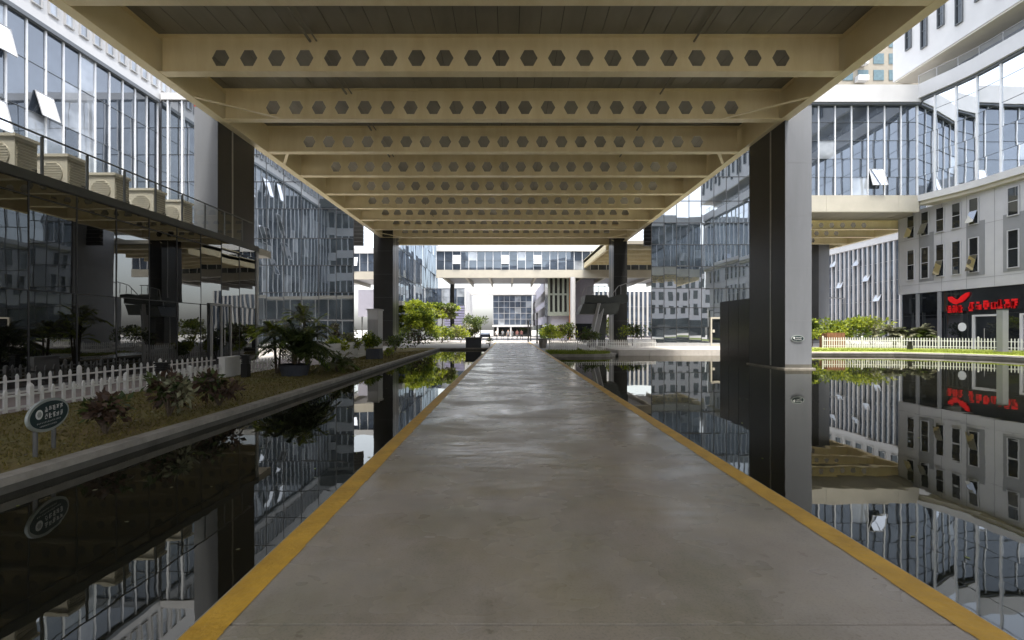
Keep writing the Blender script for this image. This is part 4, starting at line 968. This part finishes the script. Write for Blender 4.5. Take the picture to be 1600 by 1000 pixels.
tree('flat topped slender tree right of the yellow green tree', -8.7, 62.0, 5.2, 2.0, ['leafmid', 'leafgrey', 'leafyel'], n=22, lf=150, size=.34, flat=.35, ch=.76)
shrub('yellow green shrub at the base of the slender flat topped tree', -8.3, 58.5, 2.2, 3.4, ['leafyel', 'leafmid'], 800, leaf=.3, clumps=10)
shrub('yellow green shrub left of the slate planter', -6.0, 59.5, 2.4, 2.6, ['leafyel', 'leafgrey'], 700, leaf=.3, clumps=9)
pt = thing('slate_planter', 'large dark slate planter at the far end of the left pool', 'planter', (-3.1, 42.8, -.05))
MB().box(-3.85, -2.5, 42.3, 43.3, -.05, .82).build('box', 'planterdark', pt); MB().box(-3.92, -2.43, 42.23, 43.37, .82, .92).build('rim', 'steel', pt)
shrub('dry grey green shrub growing in the slate planter', -3.1, 42.8, 1.2, 1.2, ['leafgrey', 'leafyel'], 300, zb=.85, leaf=.17)
shrub('yellow plant in low pots beside the path end on the left', -1.9, 46.5, 1.0, .9, ['leafyel', 'leafgrey'], 220, leaf=.15)
po = thing('flower_pot', 'grey tapered pot at the right edge of the path end', 'pot', (3.1, 43, -.05))
MB().lathe((3.1, 43, -.05), [(.30, 0), (.42, .75), (.46, .82), (.38, .82), (.36, .7)], 18).build('pot_body', 'pot', po)
shrub('bright yellow green shrub behind the grey pot on the right', 4.9, 57.0, 2.5, 2.6, ['leafyel', 'leafyel', 'leafmid'], 1000, leaf=.28, clumps=12, zb=-.05)
shrub('yellow green and bronze shrub second from the grey pot on the right', 6.9, 57.0, 2.6, 2.6, ['leafyel', 'leafred', 'leafmid'], 1000, leaf=.28, clumps=12)
shrub('dark green shrub in front of the outdoor stair', 7.3, 42.8, 1.9, 2.4, ['leafdark', 'leafmid', 'leafred'], 900, leaf=.2, clumps=11)
shrub('yellow green shrub right of the stair pier', 13.2, 58.0, 3.4, 3.0, ['leafyel', 'leafgrey', 'leafmid'], 1100, leaf=.3, clumps=12)
shrub('dark green shrub by the left edge of the right glass block', 12.4, 47.5, 2.3, 3.0, ['leafdark', 'leafmid', 'leafyel'], 1000, leaf=.22, clumps=12)
palmbush('spiky grass clump on the rounded bank', 5.0, 33.4, .5, .45, 30, ['leafyel', 'leafmid'], zb=.02, ll=.12, lw=.03, trunk=.1, stems=5, name='grass_clump')
shrub('leafy shrub just right of the pool pillar', 25.3, 39.5, 2.9, 1.7, ['leafyel', 'leafmid', 'leafdark'], 1400, leaf=.24, clumps=16, zb=.02)
ct = thing('timber_planter', 'reddish brown timber planter beside the leafy shrub on the right lawn', 'planter', (27.1, 39.5, .02))
ctm = MB()
for k in range(5): ctm.box(26.35 + k * .3, 26.63 + k * .3, 39.2, 39.26, .05, 1.35)
for k in range(2): ctm.box(26.35, 27.83, 39.27, 39.31, .3 + k * .7, .42 + k * .7)
ctm.build('slat_panel', 'crate', ct); MB().box(26.36, 27.82, 39.32, 40.2, .02, 1.3).build('box', 'crate', ct)
for k, (x, yv, h_, w2, ms, l) in enumerate(((28.4, 41.2, 2.9, 2.4, ['leafyel', 'leafyel', 'leafmid'], 'yellow green bush beside the timber planter'), (30.1, 41.6, 3.0, 2.6, ['leafyel', 'leafyel', 'leafmid'], 'yellow green bush in the middle of the right hedge row'),
        (31.8, 41.5, 3.1, 2.6, ['leafyel', 'leafgrey'], 'yellow green bush with grey leaves near the grey wall corner'))):
    shrub(l, x, yv, h_, w2, ms, 1500, leaf=.24, clumps=16, group='bushes behind the right lawn')
for x, yv, l in ((32.2, 39.6, 'grey green fan palm at the left end of the right picket fence'), (33.8, 39.2, 'grey green fan palm nearest the dark shop front')):
    palmbush(l, x, yv, 2.3, 1.5, 110, ['leafgrey', 'leafgrey', 'leafmid'], zb=.0, ll=.55, lw=.11, trunk=.5, stems=4, name='fan_palm')
tree('dark round tree far off under the white sky gap', -7.2, 95, 4.6, 2.6, ['leafdark', 'leafmid'], n=16, lf=80, size=.45, ch=.55, zb=-.045)
for x, yv, w2, l in ((12.5, 62, 3.5, 'row of dark shrubs beyond the stair'), (19, 60, 4, 'row of dark shrubs beyond the right glass block'), (-16.5, 47, 3, 'green shrub left of the far left pillar')):
    shrub(l, x, yv, 2.4, w2, ['leafdark', 'leafmid'], 500, leaf=.28)

for x, yv, h_, w2, ms, l in ((-10.5, 70, 2.4, 3.4, ['leafmid', 'leafyel'], 'green shrub under the left end of the far bridge'), (-8.0, 74, 2.0, 3.0, ['leafyel', 'leafgrey'], 'yellowish shrub beyond the slender tree on the plaza edge'),
        (-6.9, 82, 1.9, 2.6, ['leafdark', 'leafmid'], 'dark shrub on the plaza left of the parked car'), (4.9, 66, 1.7, 2.0, ['leafmid', 'leafdark'], 'dark green shrub beside the far light poles'), (7.6, 68, 2.2, 2.4, ['leafyel', 'leafmid'], 'yellow green shrub at the foot of the grey green building')):
    shrub(l, x, yv, h_, w2, ms, 700, leaf=.3, clumps=10)
# ------------------------------------------------------------------ south side of the court (seen in the mirror glass)
so_ = thing('rear_building', 'grey office building behind the camera seen mirrored in the glass blocks', 'building', (0, -64, 0))
MB().box(-50, 60, -80, -60, 4.5, 27).build('upper_walls', 'greywall', so_)
curtain(so_, [(60, -59.9), (-50, -59.9)], .1, 4.5, 3.0, 'shopglass', 'mull', rows=(.6,), out=1, mulls=False, name='ground_floor_glass')
for zf in range(5):
    mb = MB()
    for k in range(42): mb.box(-48 + 2.6 * k, -46.6 + 2.6 * k, -60, -59.96, 6 + zf * 4.2, 8.6 + zf * 4.2)
    mb.build('window_row', 'shopglass', so_)
for k, (x, yv) in enumerate(((15, -40), (20, -44), (26, -38), (31, -30), (-20, -36), (-26, -42), (9, -50))):
    tree('tree in the court behind the camera, mirrored in the glass blocks', x, yv, 6.5, 2.6, ['leafmid', 'leafdark', 'leafyel'], n=12, lf=70, size=.5, group='trees behind the camera')

# ------------------------------------------------------------------ far car and people
car = thing('parked_car', 'dark blue parked car at the far left end of the plaza', 'car', (-4.4, 88, -.045))
cx_, cy_ = -4.4, 88.0
def lath(mb, secs):                                         # body from cross sections (y, half width, z0, z1)
    rings = []
    for yy, hw, z0, z1 in secs:
        i = len(mb.v); mb.v += [Vector((cx_ - hw, cy_ + yy, z0)), Vector((cx_ + hw, cy_ + yy, z0)), Vector((cx_ + hw * .92, cy_ + yy, z1)), Vector((cx_ - hw * .92, cy_ + yy, z1))]; rings.append(i)
    for a_, b_ in zip(rings[:-1], rings[1:]):
        for k in range(4): mb.f.append((a_ + k, a_ + (k + 1) % 4, b_ + (k + 1) % 4, b_ + k)); mb.m.append(0)
    mb.f.append(tuple(rings[0] + k for k in (3, 2, 1, 0))); mb.f.append(tuple(rings[-1] + k for k in range(4))); mb.m += [0, 0]
    return mb
lath(MB(), [(-2.2, .75, .3, .65), (-2.0, .88, .22, .8), (-.9, .9, .2, .95), (1.6, .9, .2, .98), (2.1, .85, .3, .9)]).build('body', 'navy', car)
lath(MB(), [(-.95, .84, .93, .97), (-.3, .74, .93, 1.42), (1.1, .74, .93, 1.44), (1.8, .8, .93, 1.0)]).build('cabin', 'shopglass', car)
for sx in (-.85, .85):
    for sy in (-1.35, 1.35): MB().tube([(cx_ + sx - .1, cy_ + sy, .28), (cx_ + sx + .1, cy_ + sy, .28)], .31, 14).build('wheel', 'tyre', car)
    MB().box(cx_ + sx * .7 - .16, cx_ + sx * .7 + .16, cy_ - 2.2, cy_ - 2.1, .58, .7).build('headlight', 'openpane', car)
def person(x, y, face, top, bottom, label, zb=-.045, stride=.16, h=1.66, bag=False):
    me = bpy.data.meshes.new('person'); k = h / 1.75
    V = [(0, 0, .93), (0, .0, 1.15), (0, 0, 1.40), (0, 0, 1.50), (0, -.01, 1.58), (0, -.02, 1.70), (-.1, 0, .88), (-.11, -stride, .48), (-.11, -stride * .6, .07), (-.11, -stride * .6 - .16, .03),
         (.1, 0, .88), (.11, stride * .7, .48), (.11, stride * 1.6, .09), (.11, stride * 1.6 - .15, .03), (-.19, 0, 1.41), (-.25, .05, 1.14), (-.24, -.04, .88), (-.24, -.07, .76), (.19, 0, 1.41), (.25, -.05, 1.14), (.24, -.12, .9), (.24, -.16, .79)]
    E = [(0, 1), (1, 2), (2, 3), (3, 4), (4, 5), (0, 6), (6, 7), (7, 8), (8, 9), (0, 10), (10, 11), (11, 12), (12, 13), (2, 14), (14, 15), (15, 16), (16, 17), (2, 18), (18, 19), (19, 20), (20, 21)]
    rad = [.14, .125, .15, .055, .085, .075, .095, .065, .04, .035, .095, .065, .04, .035, .06, .045, .034, .03, .06, .045, .034, .03]
    c_, s_ = math.cos(face), math.sin(face)
    me.from_pydata([((a * c_ - b * s_) * k, (a * s_ + b * c_) * k, z * k) for a, b, z in V], E, [])
    o = bpy.data.objects.new('person', me); C.objects.link(o); o.location = (x, y, zb)
    sk = o.modifiers.new('skin', 'SKIN'); sk.use_smooth_shade = True; o.modifiers.new('sub', 'SUBSURF').levels = 1; o.modifiers['sub'].render_levels = 1
    for v, r_ in zip(me.skin_vertices[0].data, rad): v.radius = (r_ * k, r_ * k * .85)
    me.skin_vertices[0].data[0].use_root = True
    dg = bpy.context.evaluated_depsgraph_get(); m2 = bpy.data.meshes.new_from_object(o.evaluated_get(dg)); o.modifiers.clear(); o.data = m2; m2.name = 'person'
    m2.materials.clear()
    for mm in ('skin', top, bottom, 'hair', 'black'): m2.materials.append(M[mm])
    for p_ in m2.polygons:
        z = p_.center.z / k; r_ = math.hypot(p_.center.x, p_.center.y) / k
        p_.material_index = 3 if z > 1.68 else 0 if z > 1.47 else 4 if z < .07 else (0 if (r_ > .2 and z < 1.16 and z > .7) else 1 if z > .93 else 2)
        p_.use_smooth = True
    tag(o, label, 'person', 'people walking on the sunlit plaza')
for a_ in ((-1.85, 72, .2, 'whitecloth', 'darkcloth', 'leftmost person in white top walking on the far plaza'), (-1.0, 76, 3.0, 'whitecloth', 'greycloth', 'person in white top and grey trousers walking on the far plaza'), (-.1, 70, .1, 'greycloth', 'darkcloth', 'person in grey top and dark trousers on the far plaza'),
           (.55, 78, 3.3, 'whitecloth', 'whitecloth', 'person dressed all in white on the far plaza'), (1.3, 74, .4, 'redcloth', 'greycloth', 'person in red top left of another red top on the far plaza'), (2.0, 75, 2.8, 'redcloth', 'darkcloth', 'rightmost person on the far plaza, red top and dark trousers')):
    person(*a_)
